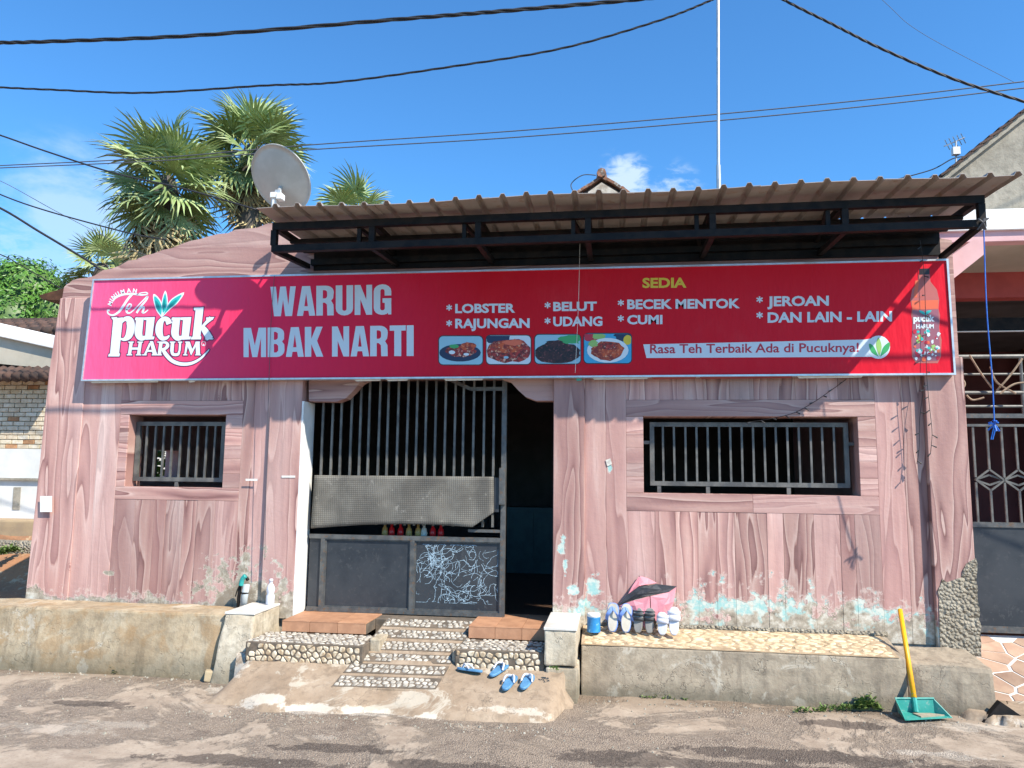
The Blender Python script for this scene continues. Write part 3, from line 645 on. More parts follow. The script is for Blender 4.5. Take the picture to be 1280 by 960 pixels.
# ------------------------------------------------------------------ sliding gate
YG = .13
G = thing('door_gate', 'dark steel doorway gate with thin upright bars and scribbled lower panel', 'gate', at(506, 766, YG))
def GP(x, y, Y=YG): return at(x, y, Y)
def gbox(x0, x1, y0, y1, dy0, dy1, name, mat, xr=640, par=None):  # rectangle by pixels on the gate plane
    a = GP(x0, (y0+y1)/2); b_ = GP(x1, (y0+y1)/2); c_ = GP((x0+x1)/2, y0); d = GP((x0+x1)/2, y1)
    return MB().box(a.x, b_.x, YG+dy0, YG+dy1, d.z, c_.z).build(name, mat, par or G)
gx0, gx1 = GP(385, 700).x, GP(631, 700).x; gzt = 2.42; gzb = GP(506, 768).z
tw = .04
MB().box(gx1-tw, gx1, YG, YG+.04, gzb, gzt).build('frame', 'steel_grey', G)
MB().box(gx0, gx1-tw, YG+.001, YG+.039, gzb, gzb+.035).build('frame', 'steel_grey', G)
zr1 = GP(506, 670).z; zr0 = GP(506, 675.5).z
MB().box(gx0, gx1-tw, YG+.001, YG+.039, zr0, zr1).build('rail', 'steel_grey', G)
z2a = GP(506, 660).z; z2b = GP(506, 663.5).z
MB().box(GP(585, 662).x, gx1-tw, YG+.003, YG+.037, z2b, z2a).build('rail', 'steel_grey', G)
MB().box(gx0, GP(575, 470).x, YG+.003, YG+.037, 2.36, 2.40).build('rail', 'steel_grey', G)
mb = MB(); mb.bar((GP(555, 471).x, YG+.02, GP(555, 471).z), (GP(588, 486).x, YG+.02, GP(588, 486).z), .03); mb.bar((GP(588, 486).x, YG+.02, GP(588, 486).z), (gx1-tw, YG+.02, GP(588, 486).z), .031); mb.build('rail', 'steel_grey', G)
for x in (402, 514.5):
    xx = GP(x, 715).x; MB().box(xx-.018, xx+.018, YG+.002, YG+.038, gzb+.035, zr0).build('post', 'steel_grey', G)
xe = [gx0, GP(402, 715).x-.018, GP(402, 715).x+.018, GP(514.5, 715).x-.018, GP(514.5, 715).x+.018, gx1-tw]
for i in range(3):
    MB().box(xe[2*i], xe[2*i+1], YG+.022, YG+.026, gzb+.035, zr0).build('panel', 'steel_panel', G)
# small proud bead round each big panel
for i in (1, 2):
    a, b_ = xe[2*i], xe[2*i+1]; mb = MB()
    mb.box(a, b_, YG+.012, YG+.0215, zr0-.012, zr0); mb.box(a, b_, YG+.012, YG+.0215, gzb+.035, gzb+.047); mb.box(a, a+.012, YG+.013, YG+.0205, gzb+.047, zr0-.012); mb.box(b_-.012, b_, YG+.013, YG+.0205, gzb+.047, zr0-.012)
    mb.build('bead', 'steel_grey', G)
barx = [399.7, 411.9, 423.8, 435.9, 447.8, 459, 470.6, 482.5, 494.7, 506.5, 518.4, 530.3, 542.2, 554.4, 566.3, 578.1, 590.3, 604, 616.3]
me = None
for x in barx:
    wx = GP(x, 600).x
    if me is None: ob = MB().box(-.009, .009, 0, .018, z2a+.02, gzt-.02).build('bar', 'steel_bar', G, local=True); me = ob.data
    else: ob = bpy.data.objects.new('bar', me); col.objects.link(ob); ob.parent = G
    ob.location = (wx-G.location.x, .010, -G.location.z); ob.rotation_euler = (0, random.uniform(-.003, .003), 0)
# latch box
a = GP(629, 585); b_ = GP(629, 631)
MB().box(a.x-.03, a.x+.022, YG-.03, YG-.001, b_.z, a.z)  .build('latch', 'steel_grey', G, bevel=.003)
MB().box(GP(618, 600).x, a.x-.031, YG-.006, YG-.002, GP(620, 640).z, GP(620, 597).z).build('lock_plate', 'steel_panel', G)
# chalk scribble on the right hand panel
rn = random.Random(11); mb = MB(); x0, x1 = xe[4]+.02, xe[5]-.02; z0, z1 = gzb+.10, zr0-.03
Yc = YG+.0215
def stroke(P, w_):
    for i in range(len(P)-1):
        a, b_ = P[i], P[i+1]; d = Vector((b_[0]-a[0], b_[1]-a[1]))
        if d.length < 1e-5: continue
        n_ = Vector((-d.y, d.x)).normalized()*w_/2; d = d.normalized()*w_*.3
        k_ = len(mb.v); y = Yc-.00002*(k_ % 23)
        mb.add([(a[0]-d.x+n_.x, y, a[1]-d.y+n_.y), (b_[0]+d.x+n_.x, y, b_[1]+d.y+n_.y), (b_[0]+d.x-n_.x, y, b_[1]+d.y-n_.y), (a[0]-d.x-n_.x, y, a[1]-d.y-n_.y)], [(0, 1, 2, 3)])
for k in range(125):
    dense = k < 26
    cx_ = rn.uniform(x0, x1) if not dense else x0+(x1-x0)*rn.gauss(.22, .06); cz_ = rn.uniform(z0, z1) if not dense else z0+(z1-z0)*rn.gauss(.78, .06)
    a_ = rn.uniform(0, 6.28); P = []; turn = rn.uniform(-.5, .5); L = rn.uniform(.012, .03)
    for i in range(rn.randint(5, 13)):
        P.append((min(x1, max(x0, cx_)), min(z1, max(z0, cz_)))); cx_ += math.cos(a_)*L; cz_ += math.sin(a_)*L; a_ += turn+rn.uniform(-.5, .5)
        if rn.random() < .12: a_ += rn.choice((2, -2)); turn = -turn
    stroke(P, rn.uniform(.0018, .0034))
tag(mb.build('chalk_scribble', 'chalk', G), kind='stuff')
# the woven mat hung over the bars
def matshape():
    mb = MB(); nx, nz_ = 34, 12; tl, tr = at(393, 594, YG-.02), at(617, 596, YG-.02)
    for j in range(nz_+1):
        for i in range(nx+1):
            u = i/nx; v = j/nz_
            ybot = 660.5-10*math.sin(math.pi*min(1, u*1.02))*.55-(0 if u < .9 else 0)
            if u > .90: ybot = 656-(u-.90)/.10*16
            px = 393-4.5*v+(617-393+4.5*v)*u; py = 594+2*u+(ybot-594-2*u)*v
            Y = YG-.012-.022*v*v*math.sin(math.pi*u*.9)-.006*math.sin(u*19+v*3)*v-(.05*max(0, v-.8)*5*max(0, u-.78)*4)-.004*(1+math.sin(u*40))
            mb.v.append(at(px, py, Y))
    mb.f = [(j*(nx+1)+i, j*(nx+1)+i+1, (j+1)*(nx+1)+i+1, (j+1)*(nx+1)+i) for j in range(nz_) for i in range(nx)]
    return mb
o = matshape().build('hanging_mat', 'woven_mat', smooth=True)
sm = o.modifiers.new('solid', 'SOLIDIFY'); sm.thickness = .006; sm.offset = 1
tag(o, 'grey woven grid mat hung across the doorway gate bars, its lower corner curled up', 'mat')
# things behind the gate
T = thing('counter_table', 'dark table standing just inside the barred doorway', 'table', (-1.75, .45, .4))
MB().box(-2.2, -1.25, .24, .7, .98, 1.01).build('table_top', 'interior_floor', T)
for x in (-2.16, -1.29):
    for y in (.28, .66): MB().box(x-.02, x+.02, y-.02, y+.02, .40, .98).build('leg', 'interior_floor', T)
bt = [(481, 'glass_amber', 'amber glass jar at the left end of the row seen under the mat'), (489.5, 'glass_red', 'red bottle next to the amber jar under the mat'), (500.5, 'glass_red', 'red bottle beside the pale cup in the gap under the mat'), (511, 'glass_amber', 'pale amber cup right of the two red bottles'),
      (522.5, 'glass_amber', 'small amber cup left of the gate post gap'), (530, 'paper', 'small white cup beside the dark red row of bottles'), (541, 'glass_red', 'dark red bottle right of the white cup'), (551, 'glass_red', 'red bottle near the right end of the row under the mat')]
for px, mt, lb in bt:
    q = at(px, 672, .31); b0 = MB().lathe([(.026, 0), (.028, .06), (.022, .09), (.012, .10), (.012, .13)], 10, (q.x, .31, 1.0112)); o = b0.build('bottle' if mt == 'glass_red' else 'cup', mt, smooth=True)
    tag(o, lb, 'bottle' if mt == 'glass_red' else 'cup', 'bottles and cups on the table inside the doorway')
C_ = thing('kitchen_cabinet', 'dark turquoise cabinet at the back of the open doorway', 'cabinet', (at(661, 690, 3.2).x, 3.4, .4))
a = at(634, 634, 3.2); b_ = at(704, 634, 3.2); MB().box(a.x, b_.x+.1, 3.2, 3.7, .401, a.z).build('carcass', 'turquoise_wood', C_)
for k in range(2):
    x0 = a.x+.04+k*(b_.x-a.x)/2; MB().box(x0, x0+(b_.x-a.x)/2-.06, 3.18, 3.198, .5, a.z-.06).build('door', 'turquoise_wood', C_)
pl = thing('potted_shrub', 'leafy green plant glimpsed through the small left window', 'plant', (-5.5, 2.0, .9))
mb = MB().tube([(-5.5, 2.0, .6), (-5.45, 2.0, 1.2), (-5.4, 2.0, 1.9)], .02, 5); mb.build('stem', 'palm_trunk', pl)
rn = random.Random(5); mb = MB()
for k in range(900):
    c = Vector((-5.5+rn.gauss(0, .16), 2.05+rn.gauss(0, .35), 1.65+rn.gauss(0, .28))); d = Vector((rn.uniform(-1, 1), rn.uniform(-1, 1), rn.uniform(-.6, .6))).normalized()*.07; n_ = d.orthogonal().normalized()*.028
    mb.add([c-d, c+n_, c+d, c-n_], [(0, 1, 2, 3)])
tag(mb.build('foliage', 'leaf_bright', pl), kind='stuff')

# ------------------------------------------------------------------ signboard
YS = -.115
tl, tr, br, bl = [at(x, y, YS) for x, y in ((118, 350.5), (1183, 325.5), (1192.5, 467), (103.5, 475))]
S = thing('signboard', 'long red banner signboard reading WARUNG MBAK NARTI above the doorway', 'sign', ((bl.x+br.x)/2, YS, bl.z))
def quad3(q, y0, y1): return MB().prism([(v.x, y0, v.z) for v in q], (0, y1-y0, 0))
quad3([bl, br, tr, tl], YS, YS+.05).build('panel', 'sign_red', S)
e = .010
for a, b_ in ((tl, tr), (bl, br)):
    sgn = 1 if a is tl else -1
    mb = MB().prism([(a.x-e, YS-.012, a.z-sgn*e*.4), (b_.x+e, YS-.012, b_.z-sgn*e*.4), (b_.x+e, YS-.012, b_.z+sgn*e), (a.x-e, YS-.012, a.z+sgn*e)], (0, .075, 0)); mb.build('frame', 'alu', S)
for a, b_, sg in ((bl, tl, -1), (br, tr, 1)):
    mb = MB().prism([(a.x-sg*e*.4, YS-.0115, a.z), (b_.x-sg*e*.4, YS-.0115, b_.z), (b_.x+sg*e, YS-.0115, b_.z), (a.x+sg*e, YS-.0115, a.z)], (0, .074, 0)); mb.build('frame', 'alu', S)
# loose tails of wrapped banner under the frame
for (x0, x1, mt) in ((110, 200, 'paper'), (232, 246, 'paper'), (440, 478, 'paper'), (480, 512, 'paper'), (552, 606, 'paper'), (738, 812, 'white_wall'), (812, 872, 'red_wall'), (872, 992, 'red_wall'), (994, 1080, 'paper')):
    y0 = 474.5-(x0-103)*.0068; y1 = 474.5-(x1-103)*.0068
    MB().prism([at(x0, y0, YS+.03), at(x1, y1, YS+.03), at(x1-3, y1+4, YS+.03), at(x0+5, y0+4.5, YS+.03)], (0, .002, 0)).build('banner_tail', mt, S)
MB().prism([at(720, 472, -.05), at(727, 471, -.05), at(727, 475.5, -.05), at(721, 476, -.05)], (0, .002, 0)).build('clip', 'print_leaf', S)
LV = [0]
def printed(vs, fs, mapf, mat, name='lettering', lift=.001, par=None, join=None):
    y = YS-lift; mb = join or MB()
    mb.add([(lambda q: (q.x, y, q.z))(mapf(*v)) for v in vs], fs)
    return mb if join is not None else mb.build(name, mat, par or S)
def fit(px0, px1, ytop, ybot, slope=0.0):       # bbox in the photo -> map from unit square onto the sign plane
    c = [at(px0, ybot, YS), at(px1, ybot+slope, YS), at(px0, ytop, YS), at(px1, ytop+slope, YS)]
    def f(u, v): return (c[0]*(1-u)+c[1]*u)*(1-v)+(c[2]*(1-u)+c[3]*u)*v
    return f
def sign_text(s, px0, px1, ytop, ybot, mat, off=.035, slope=0.0, lift=.001, shear=0.0, par=None, name='lettering', ref=None, spacing=1.0):
    vs, fs = text_fill(s, off, shear, spacing); x0, x1, y0, y1 = bbox2(vs)
    if ref: y0, y1 = bbox2(text_fill(ref, off)[0])[2:]
    m_ = fit(px0, px1, ytop, ybot, slope); return printed([((x-x0)/(x1-x0), (y-y0)/(y1-y0)) for x, y in vs], fs, m_, mat, lift=lift, par=par, name=name)
# condensed heavy letters drawn as outlines (width, contours); height 1
def arcpts(cx, cy, rx, ry, a0, a1, n=6): return [(cx+rx*math.cos(R(a0+(a1-a0)*i/n)), cy+ry*math.sin(R(a0+(a1-a0)*i/n))) for i in range(n+1)]
t = .19
GL = {
 'I': (.22, [[(0, 0), (.20, 0), (.20, 1), (0, 1)]]),
 'T': (.46, [[(.13, 0), (.33, 0), (.33, .83), (.46, .83), (.46, 1), (0, 1), (0, .83), (.13, .83)]]),
 'N': (.52, [[(0, 0), (.165, 0), (.165, .52), (.335, 0), (.50, 0), (.50, 1), (.335, 1), (.335, .50), (.165, 1), (0, 1)]]),
 'M': (.70, [[(0, 0), (.155, 0), (.155, .66), (.265, 0), (.415, 0), (.525, .66), (.525, 0), (.68, 0), (.68, 1), (.455, 1), (.34, .40), (.225, 1), (0, 1)]]),
 'W': (.76, [[(.11, 0), (.31, 0), (.375, .55), (.44, 0), (.64, 0), (.75, 1), (.585, 1), (.53, .36), (.46, 1), (.29, 1), (.22, .36), (.165, 1), (0, 1)]]),
 'A': (.54, [[(0, 0), (.175, 0), (.20, .17), (.335, .17), (.36, 0), (.535, 0), (.385, 1), (.15, 1)], [(.217, .32), (.318, .32), (.268, .76)]]),
 'K': (.55, [[(0, 0), (.19, 0), (.19, .42), (.34, 0), (.545, 0), (.36, .53), (.525, 1), (.335, 1), (.19, .60), (.19, 1), (0, 1)]]),
 'U': (.52, [[(0, 1)]+[(0, .22)]+arcpts(.25, .22, .25, .23, 180, 360, 8)+[(.50, 1), (.31, 1)]+arcpts(.25, .20, .06, .055, 360, 180, 5)+[(.19, 1)]]),
 'G': (.52, [arcpts(.25, .78, .25, .23, 0, 180, 8)+arcpts(.25, .22, .25, .23, 180, 300, 6)+[(.40, .06), (.415, 0), (.50, 0), (.50, .54), (.25, .54), (.25, .39), (.315, .39)]+arcpts(.25, .20, .065, .06, 360, 180, 5)+arcpts(.25, .79, .06, .06, 180, 0, 5)+[(.31, .63), (.50, .63)]]),
 'R': (.54, [[(0, 0), (.19, 0), (.19, .43), (.25, .43), (.31, .36), (.32, 0), (.505, 0), (.50, .36), (.43, .49), (.49, .58)]+arcpts(.28, .78, .23, .22, 0, 90, 5)+[(0, 1)], [(.19, .57), (.19, .85)]+arcpts(.24, .77, .075, .08, 90, 0, 3)+arcpts(.24, .65, .075, .08, 0, -90, 3)]),
 'B': (.52, [[(0, 0)]+arcpts(.27, .22, .235, .22, -90, 0, 4)+[(.50, .42), (.43, .52), (.49, .60)]+arcpts(.27, .79, .225, .21, 0, 90, 4)+[(0, 1)], [(.19, .15), (.19, .44), (.26, .44), (.315, .38), (.315, .21), (.26, .15)], [(.19, .58), (.19, .85), (.25, .85), (.305, .80), (.305, .63), (.25, .58)]]),
 ' ': (.20, []),
}
def impact(s, px0, px1, yt0, yb0, yt1, yb1):
    wd = sum(GL[c][0]+.025 for c in s)-.025; c = [at(px0, yb0, YS), at(px1, yb1, YS), at(px0, yt0, YS), at(px1, yt1, YS)]
    f = lambda u, v: (c[0]*(1-u)+c[1]*u)*(1-v)+(c[2]*(1-u)+c[3]*u)*v
    x = 0; mb = MB()
    for ch in s:
        w_, cs = GL[ch]
        if cs:
            vs, fs = curve_fill(cs); printed([((vx+x)/wd, vy) for vx, vy in vs], fs, f, 'print_silver', join=mb)
        x += w_+.025
    mb.build('lettering', 'print_silver', S)
impact('WARUNG', 338, 490, 358.5, 395.5, 355.5, 393)
impact('MBAK NARTI', 304.5, 518, 410, 446.5, 406.5, 445)
for (s_, x0, x1, yt, yb, sl) in (('LOBSTER', 569, 644, 380, 391.5, -.6), ('RAJUNGAN', 569, 662, 398.5, 410.5, -.6), ('BELUT', 691.5, 746, 377.5, 389, -.5), ('UDANG', 691.5, 753, 396, 408, -.4),
        ('BECEK MENTOK', 784, 925, 374.5, 386.5, -1.2), ('CUMI', 784, 828, 394, 405.5, -.3), ('JEROAN', 959, 1036, 370.5, 383, -.9), ('DAN LAIN - LAIN', 959.5, 1115, 390.5, 403.5, -1.6)):
    sign_text(s_, x0, x1, yt, yb, 'print_silver', .036, sl, ref='E' if s_ != 'JEROAN' else 'E')
for (x, y) in ((561.5, 384.5), (561.5, 404), (684.5, 381.5), (684.5, 401), (776, 378.5), (776, 398), (949.5, 374.5), (949.5, 394)):
    mb = MB(); c0 = at(x, y, YS)
    for k in range(3):
        a_ = k*math.pi/3; d = Vector((math.sin(a_), 0, math.cos(a_)))*.026; n_ = Vector((math.cos(a_), 0, -math.sin(a_)))*.0055; y_ = Vector((0, -.0010-.0002*k, 0)); mb.add([c0-d-n_+y_, c0-d+n_+y_, c0+d+n_+y_, c0+d-n_+y_], [(0, 1, 2, 3)])
    mb.build('asterisk', 'print_silver', S)
sign_text('SEDIA', 803, 858, 347.5, 360, 'print_yellow', .035, -.4, ref='E')
# slogan strip with its round leaf badge
def px_poly(P, mat, name, lift, par=None):
    return MB().add([(lambda q: (q.x, YS-lift, q.z))(at(x, y, YS)) for x, y in P], [tuple(range(len(P)))]).build(name, mat, par or S)
def circ(cx, cy, rx, ry, n=24, a0=0, a1=360): return [(cx+rx*math.cos(R(a0+(a1-a0)*i/n)), cy-ry*math.sin(R(a0+(a1-a0)*i/n))) for i in range(n if a1-a0 == 360 else n+1)]
px_poly([(804, 430.5), (1080, 424.5), (1097, 422), (1097, 446), (808, 447.5)], 'print_silver', 'slogan_strip', .001)
px_poly(circ(1098, 434, 14.5, 14.5), 'print_silver', 'leaf_badge', .0016)
sign_text('Rasa Teh Terbaik Ada di Pucuknya!', 812.5, 1073.5, 430.5, 445.5, 'print_red', .016, -2.0, lift=.002, shear=0, ref='Ry')
def leaf(pts, mat, lift, par=None): px_poly([(p_.x, p_.y) for p_ in blob_curve([Vector((x, y)) for x, y in pts], 5)], mat, 'leaf_print', lift, par)
leaf([(1098, 446), (1089, 440), (1086, 430), (1092, 433), (1098, 446)], 'print_green', .0024)
leaf([(1099, 446), (1095, 432), (1098, 422), (1102, 433), (1099, 446)], 'print_lime', .0026)
leaf([(1100, 446), (1104, 434), (1112, 428), (1110, 438), (1100, 446)], 'print_green', .0028)
# logo, drawn in its own zoomed pixel grid
LG = thing('tea_logo', None, None); LG.parent = S
lz = lambda x, y: at(100+x*.15625, 330+y*.15625, YS)
ctr = [0]
def lpoly(P, grow=0, mat='print_white', base=.0014, name='logo_shape', mbx=None):
    P = [Vector(p_) for p_ in P]; ar = sum(P[i].x*P[(i+1) % len(P)].y-P[(i+1) % len(P)].x*P[i].y for i in range(len(P)))
    if ar < 0: P = P[::-1]
    if grow:
        Q = []
        for i in range(len(P)):
            a, b_, c_ = P[i-1], P[i], P[(i+1) % len(P)]; d1 = (b_-a); d2 = (c_-b_)
            if d1.length < 1e-6 or d2.length < 1e-6: Q.append(b_); continue
            d1.normalize(); d2.normalize(); n1_ = Vector((d1.y, -d1.x)); n2_ = Vector((d2.y, -d2.x)); m_ = n1_+n2_
            if m_.length < .3: m_ = n1_
            else: m_ = m_/max(.55, m_.length_squared/2)
            Q.append(b_+m_*grow)
        P = Q
    ctr[0] += 1; y = YS-base-.00004*(ctr[0] % 14)
    mbx.add([(lambda q: (q.x, y, q.z))(lz(p_.x, p_.y)) for p_ in P], [tuple(range(len(P)))])
def ribbon(pts, ws, n=6):
    C = blob_curve([Vector((x, y, w_)) for (x, y), w_ in zip(pts, ws)], n); L = []; Rr = []
    for i, p_ in enumerate(C):
        d = C[min(i+1, len(C)-1)]-C[max(i-1, 0)]; d = Vector((d.x, d.y)); d = d.normalized() if d.length > 0 else Vector((1, 0)); n_ = Vector((-d.y, d.x))*max(p_.z, 1)/2
        L.append((p_.x+n_.x, p_.y+n_.y)); Rr.append((p_.x-n_.x, p_.y-n_.y))
    return L+Rr[::-1]
def ribs(pts, ws, n=6):                      # ribbon cut in quads so that tight bends stay clean
    C = blob_curve([Vector((x, y, w_)) for (x, y), w_ in zip(pts, ws)], n); out = []
    E = []
    for i, p_ in enumerate(C):
        d = C[min(i+1, len(C)-1)]-C[max(i-1, 0)]; d = Vector((d.x, d.y)).normalized(); n_ = Vector((-d.y, d.x))*max(p_.z, 1)/2; E.append(((p_.x+n_.x, p_.y+n_.y), (p_.x-n_.x, p_.y-n_.y)))
    return E
def strip(E, mat_mb, grow, base):
    ctr[0] += 1; y = YS-base-.00004*(ctr[0] % 14); G_ = []
    for i, (a, b_) in enumerate(E):
        a, b_ = Vector(a), Vector(b_); d = (a-b_); d = d.normalized() if d.length > .01 else Vector((1, 0)); t_ = Vector((d.y, -d.x))
        ex = 0
        if i == 0: ex = 1
        if i == len(E)-1: ex = -1
        tang = (Vector(E[1][0])+Vector(E[1][1])-Vector(E[0][0])-Vector(E[0][1])).normalized() if ex == 1 else ((Vector(E[-1][0])+Vector(E[-1][1])-Vector(E[-2][0])-Vector(E[-2][1])).normalized() if ex == -1 else Vector((0, 0)))
        o_ = -tang*grow*ex*(1) if ex == 1 else (tang*grow if ex == -1 else Vector((0, 0)))
        G_.append((a+d*grow+o_, b_-d*grow+o_))
    k = len(mat_mb.v)
    for a, b_ in G_:
        for q in (a, b_): w_ = lz(q.x, q.y); mat_mb.v.append(Vector((w_.x, y, w_.z)))
    mat_mb.f += [(k+2*i, k+2*i+1, k+2*i+3, k+2*i+2) for i in range(len(G_)-1)]
shapes = []   # ('p', poly) or ('s', strip)
P_ = lambda *a: shapes.append(('p', a)); S_ = lambda pts, ws: shapes.append(('s', ribs(pts, ws)))
# p
P_((268, 435), (345, 427), (312, 735), (240, 735)); P_((250, 428), (300, 424), (285, 462), (272, 458)); P_((226, 740), (232, 718), (322, 716), (316, 740))
S_([(330, 470), (362, 440), (398, 452), (408, 505), (392, 572), (355, 603), (322, 596)], [18, 34, 60, 64, 56, 28, 12])
# u c u k
for dx in (0, 292):
    P_((445+dx, 428), (512+dx, 428), (508+dx, 455), (440+dx, 450)); S_([(482+dx, 430), (474+dx, 500), (470+dx, 560), (492+dx, 592), (528+dx, 585), (548+dx, 560)], [58, 60, 60, 46, 26, 16])
    P_((535+dx, 428), (600+dx, 425), (578+dx, 600), (520+dx, 604)); P_((524+dx, 606), (530+dx, 582), (598+dx, 580), (592+dx, 603)); P_((512+dx, 428), (560+dx, 426), (556+dx, 450), (512+dx, 448))
S_([(716, 480), (700, 446), (668, 440), (640, 480), (634, 545), (656, 592), (692, 592), (716, 572)], [48, 42, 34, 54, 58, 40, 26, 12])
P_((928, 352), (990, 345), (962, 600), (900, 604)); P_((912, 350), (950, 348), (945, 374), (912, 370)); P_((888, 604), (894, 582), (972, 580), (968, 603))
S_([(968, 515), (1010, 470), (1050, 432)], [16, 24, 34]); P_((1010, 428), (1076, 424), (1062, 448), (1012, 450))
S_([(975, 500), (1005, 540), (1040, 600)], [36, 50, 56]); P_((1000, 604), (1010, 580), (1072, 598), (1060, 604))
# HARUM
def serif(x, y, w_=44, h=9): P_((x-w_/2, y-h/2), (x+w_/2, y-h/2), (x+w_/2, y+h/2), (x-w_/2, y+h/2))
for x in (405, 478): P_((x-10+4, 622), (x+16+4, 622), (x+10-6, 730), (x-16-6, 730)); serif(x+5, 625); serif(x-8, 727)
P_((405, 668), (478, 668), (476, 686), (403, 686))
P_((560, 618), (586, 618), (620, 730), (584, 730)); P_((556, 630), (570, 640), (528, 730), (510, 730)); serif(517, 727, 36); serif(600, 727, 48); P_((535, 688), (596, 688), (600, 703), (530, 703))
P_((636, 622), (664, 622), (648, 730), (622, 730)); serif(640, 625, 40); serif(634, 727, 44)
S_([(655, 628), (690, 630), (702, 652), (684, 676), (652, 682)], [14, 20, 28, 22, 14])
S_([(660, 676), (690, 725), (740, 775), (810, 800), (890, 795), (960, 760), (1010, 712), (1034, 684)], [24, 32, 30, 28, 24, 18, 12, 5])
P_((728, 622), (756, 622), (750, 700), (722, 700)); serif(742, 625, 44); S_([(736, 690), (745, 722), (785, 722), (797, 690)], [26, 24, 22, 14]); P_((794, 622), (812, 622), (806, 695), (790, 695)); serif(802, 625, 34)
P_((850, 622), (872, 622), (848, 730), (834, 730)); P_((850, 622), (880, 622), (905, 700), (888, 730)); P_((930, 622), (946, 622), (892, 730), (886, 706)); P_((924, 622), (958, 622), (962, 730), (930, 730)); serif(843, 727, 34); serif(945, 727, 44); serif(858, 625, 30); serif(945, 625, 30)
mo = MB(); mw = MB()
for kd, s_ in shapes:
    if kd == 'p': lpoly(s_, 7.5, mbx=mo, base=.0012); lpoly(s_, 0, mbx=mw, base=.0022)
    else: strip(s_, mo, 7.5, .0012); strip(s_, mw, 0, .0022)
mo.build('logo_outline', 'print_maroon', LG); mw.build('logo_lettering', 'print_white', LG)
# Teh script, MINUMAN arc, leaves
mb = MB()
for pts, ws in (([(262, 300), (290, 268), (350, 244), (430, 240), (500, 248), (540, 240), (530, 228), (490, 232), (455, 244)], [6, 12, 14, 14, 10, 8, 6, 5, 4]),
                ([(420, 240), (385, 280), (345, 340), (310, 385), (265, 410), (228, 398), (222, 372), (236, 372)], [16, 16, 16, 15, 12, 9, 9, 12]),
                ([(372, 368), (400, 352), (412, 328), (394, 322), (376, 350), (376, 385), (400, 392), (434, 366)], [6, 7, 8, 10, 12, 14, 9, 5]),
                ([(434, 366), (480, 318), (530, 268), (542, 262), (530, 290), (480, 350), (455, 392)], [5, 6, 8, 10, 12, 13, 13]),
                ([(455, 390), (490, 352), (512, 346), (508, 368), (502, 388), (520, 388), (545, 368)], [6, 8, 12, 14, 13, 8, 4])):
    strip(ribs(pts, ws), mb, 1.5, .0018)
word = 'MINUMAN'; angs = [198, 212, 224, 240, 258, 275, 291]
import itertools
arcp = [(243, 316, 66), (252, 289, 50), (270, 264, 38), (300, 240, 27), (342, 222, 14), (392, 212, 5), (440, 214, -10)]
for ch, (x, y, a_) in zip(word, arcp):
    vs, fs = text_fill(ch, .045); x0, x1, y0, y1 = bbox2(vs); sc_ = 34/(y1-y0); ca, sa = math.cos(R(a_)), math.sin(R(a_))
    mb.add([(lambda q: (q.x, YS-.0018, q.z))(lz(x+((vx-(x0+x1)/2)*sc_*ca-(vy-(y0+y1)/2)*sc_*sa), y-((vx-(x0+x1)/2)*sc_*sa+(vy-(y0+y1)/2)*sc_*ca))) for vx, vy in vs], fs)
mb.build('script_lettering', 'print_white', LG)
mw = MB(); mg = MB(); md = MB()
for pts in ([(655, 425), (615, 370), (592, 290), (594, 244), (640, 290), (662, 360), (655, 425)], [(660, 400), (655, 320), (683, 220), (700, 300), (690, 370), (660, 410)], [(655, 425), (690, 350), (740, 280), (830, 232), (780, 310), (720, 360), (655, 425)]):
    c_ = blob_curve([Vector(p_) for p_ in pts], 4)[:-1]; g_ = sum(c_, Vector((0, 0)))/len(c_)
    lpoly([tuple(q) for q in c_], 4, mbx=mw, base=.0020); lpoly([tuple(g_+(q-g_)*.84) for q in c_], 0, mbx=mg, base=.0030); lpoly([tuple(g_+Vector((-4, 6))+(q-g_)*.5) for q in c_], 0, mbx=md, base=.0038)
mw.build('leaf_outline', 'print_white', LG); mg.build('leaf_print', 'print_leaf', LG); md.build('leaf_print', 'print_leaf_dark', LG)
vs, fs = text_fill('R', .03); x0, x1, y0, y1 = bbox2(vs); mb = MB().add([(lambda q: (q.x, YS-.002, q.z))(lz(990+(vx-.3)*24, 648-(vy-.35)*24)) for vx, vy in vs], fs)
strip(ribs([(990+17*math.cos(a_/12*6.284), 638+17*math.sin(a_/12*6.284)) for a_ in range(13)], [3]*13, 2), mb, 0, .0024); mb.build('registered_mark', 'print_white', LG)
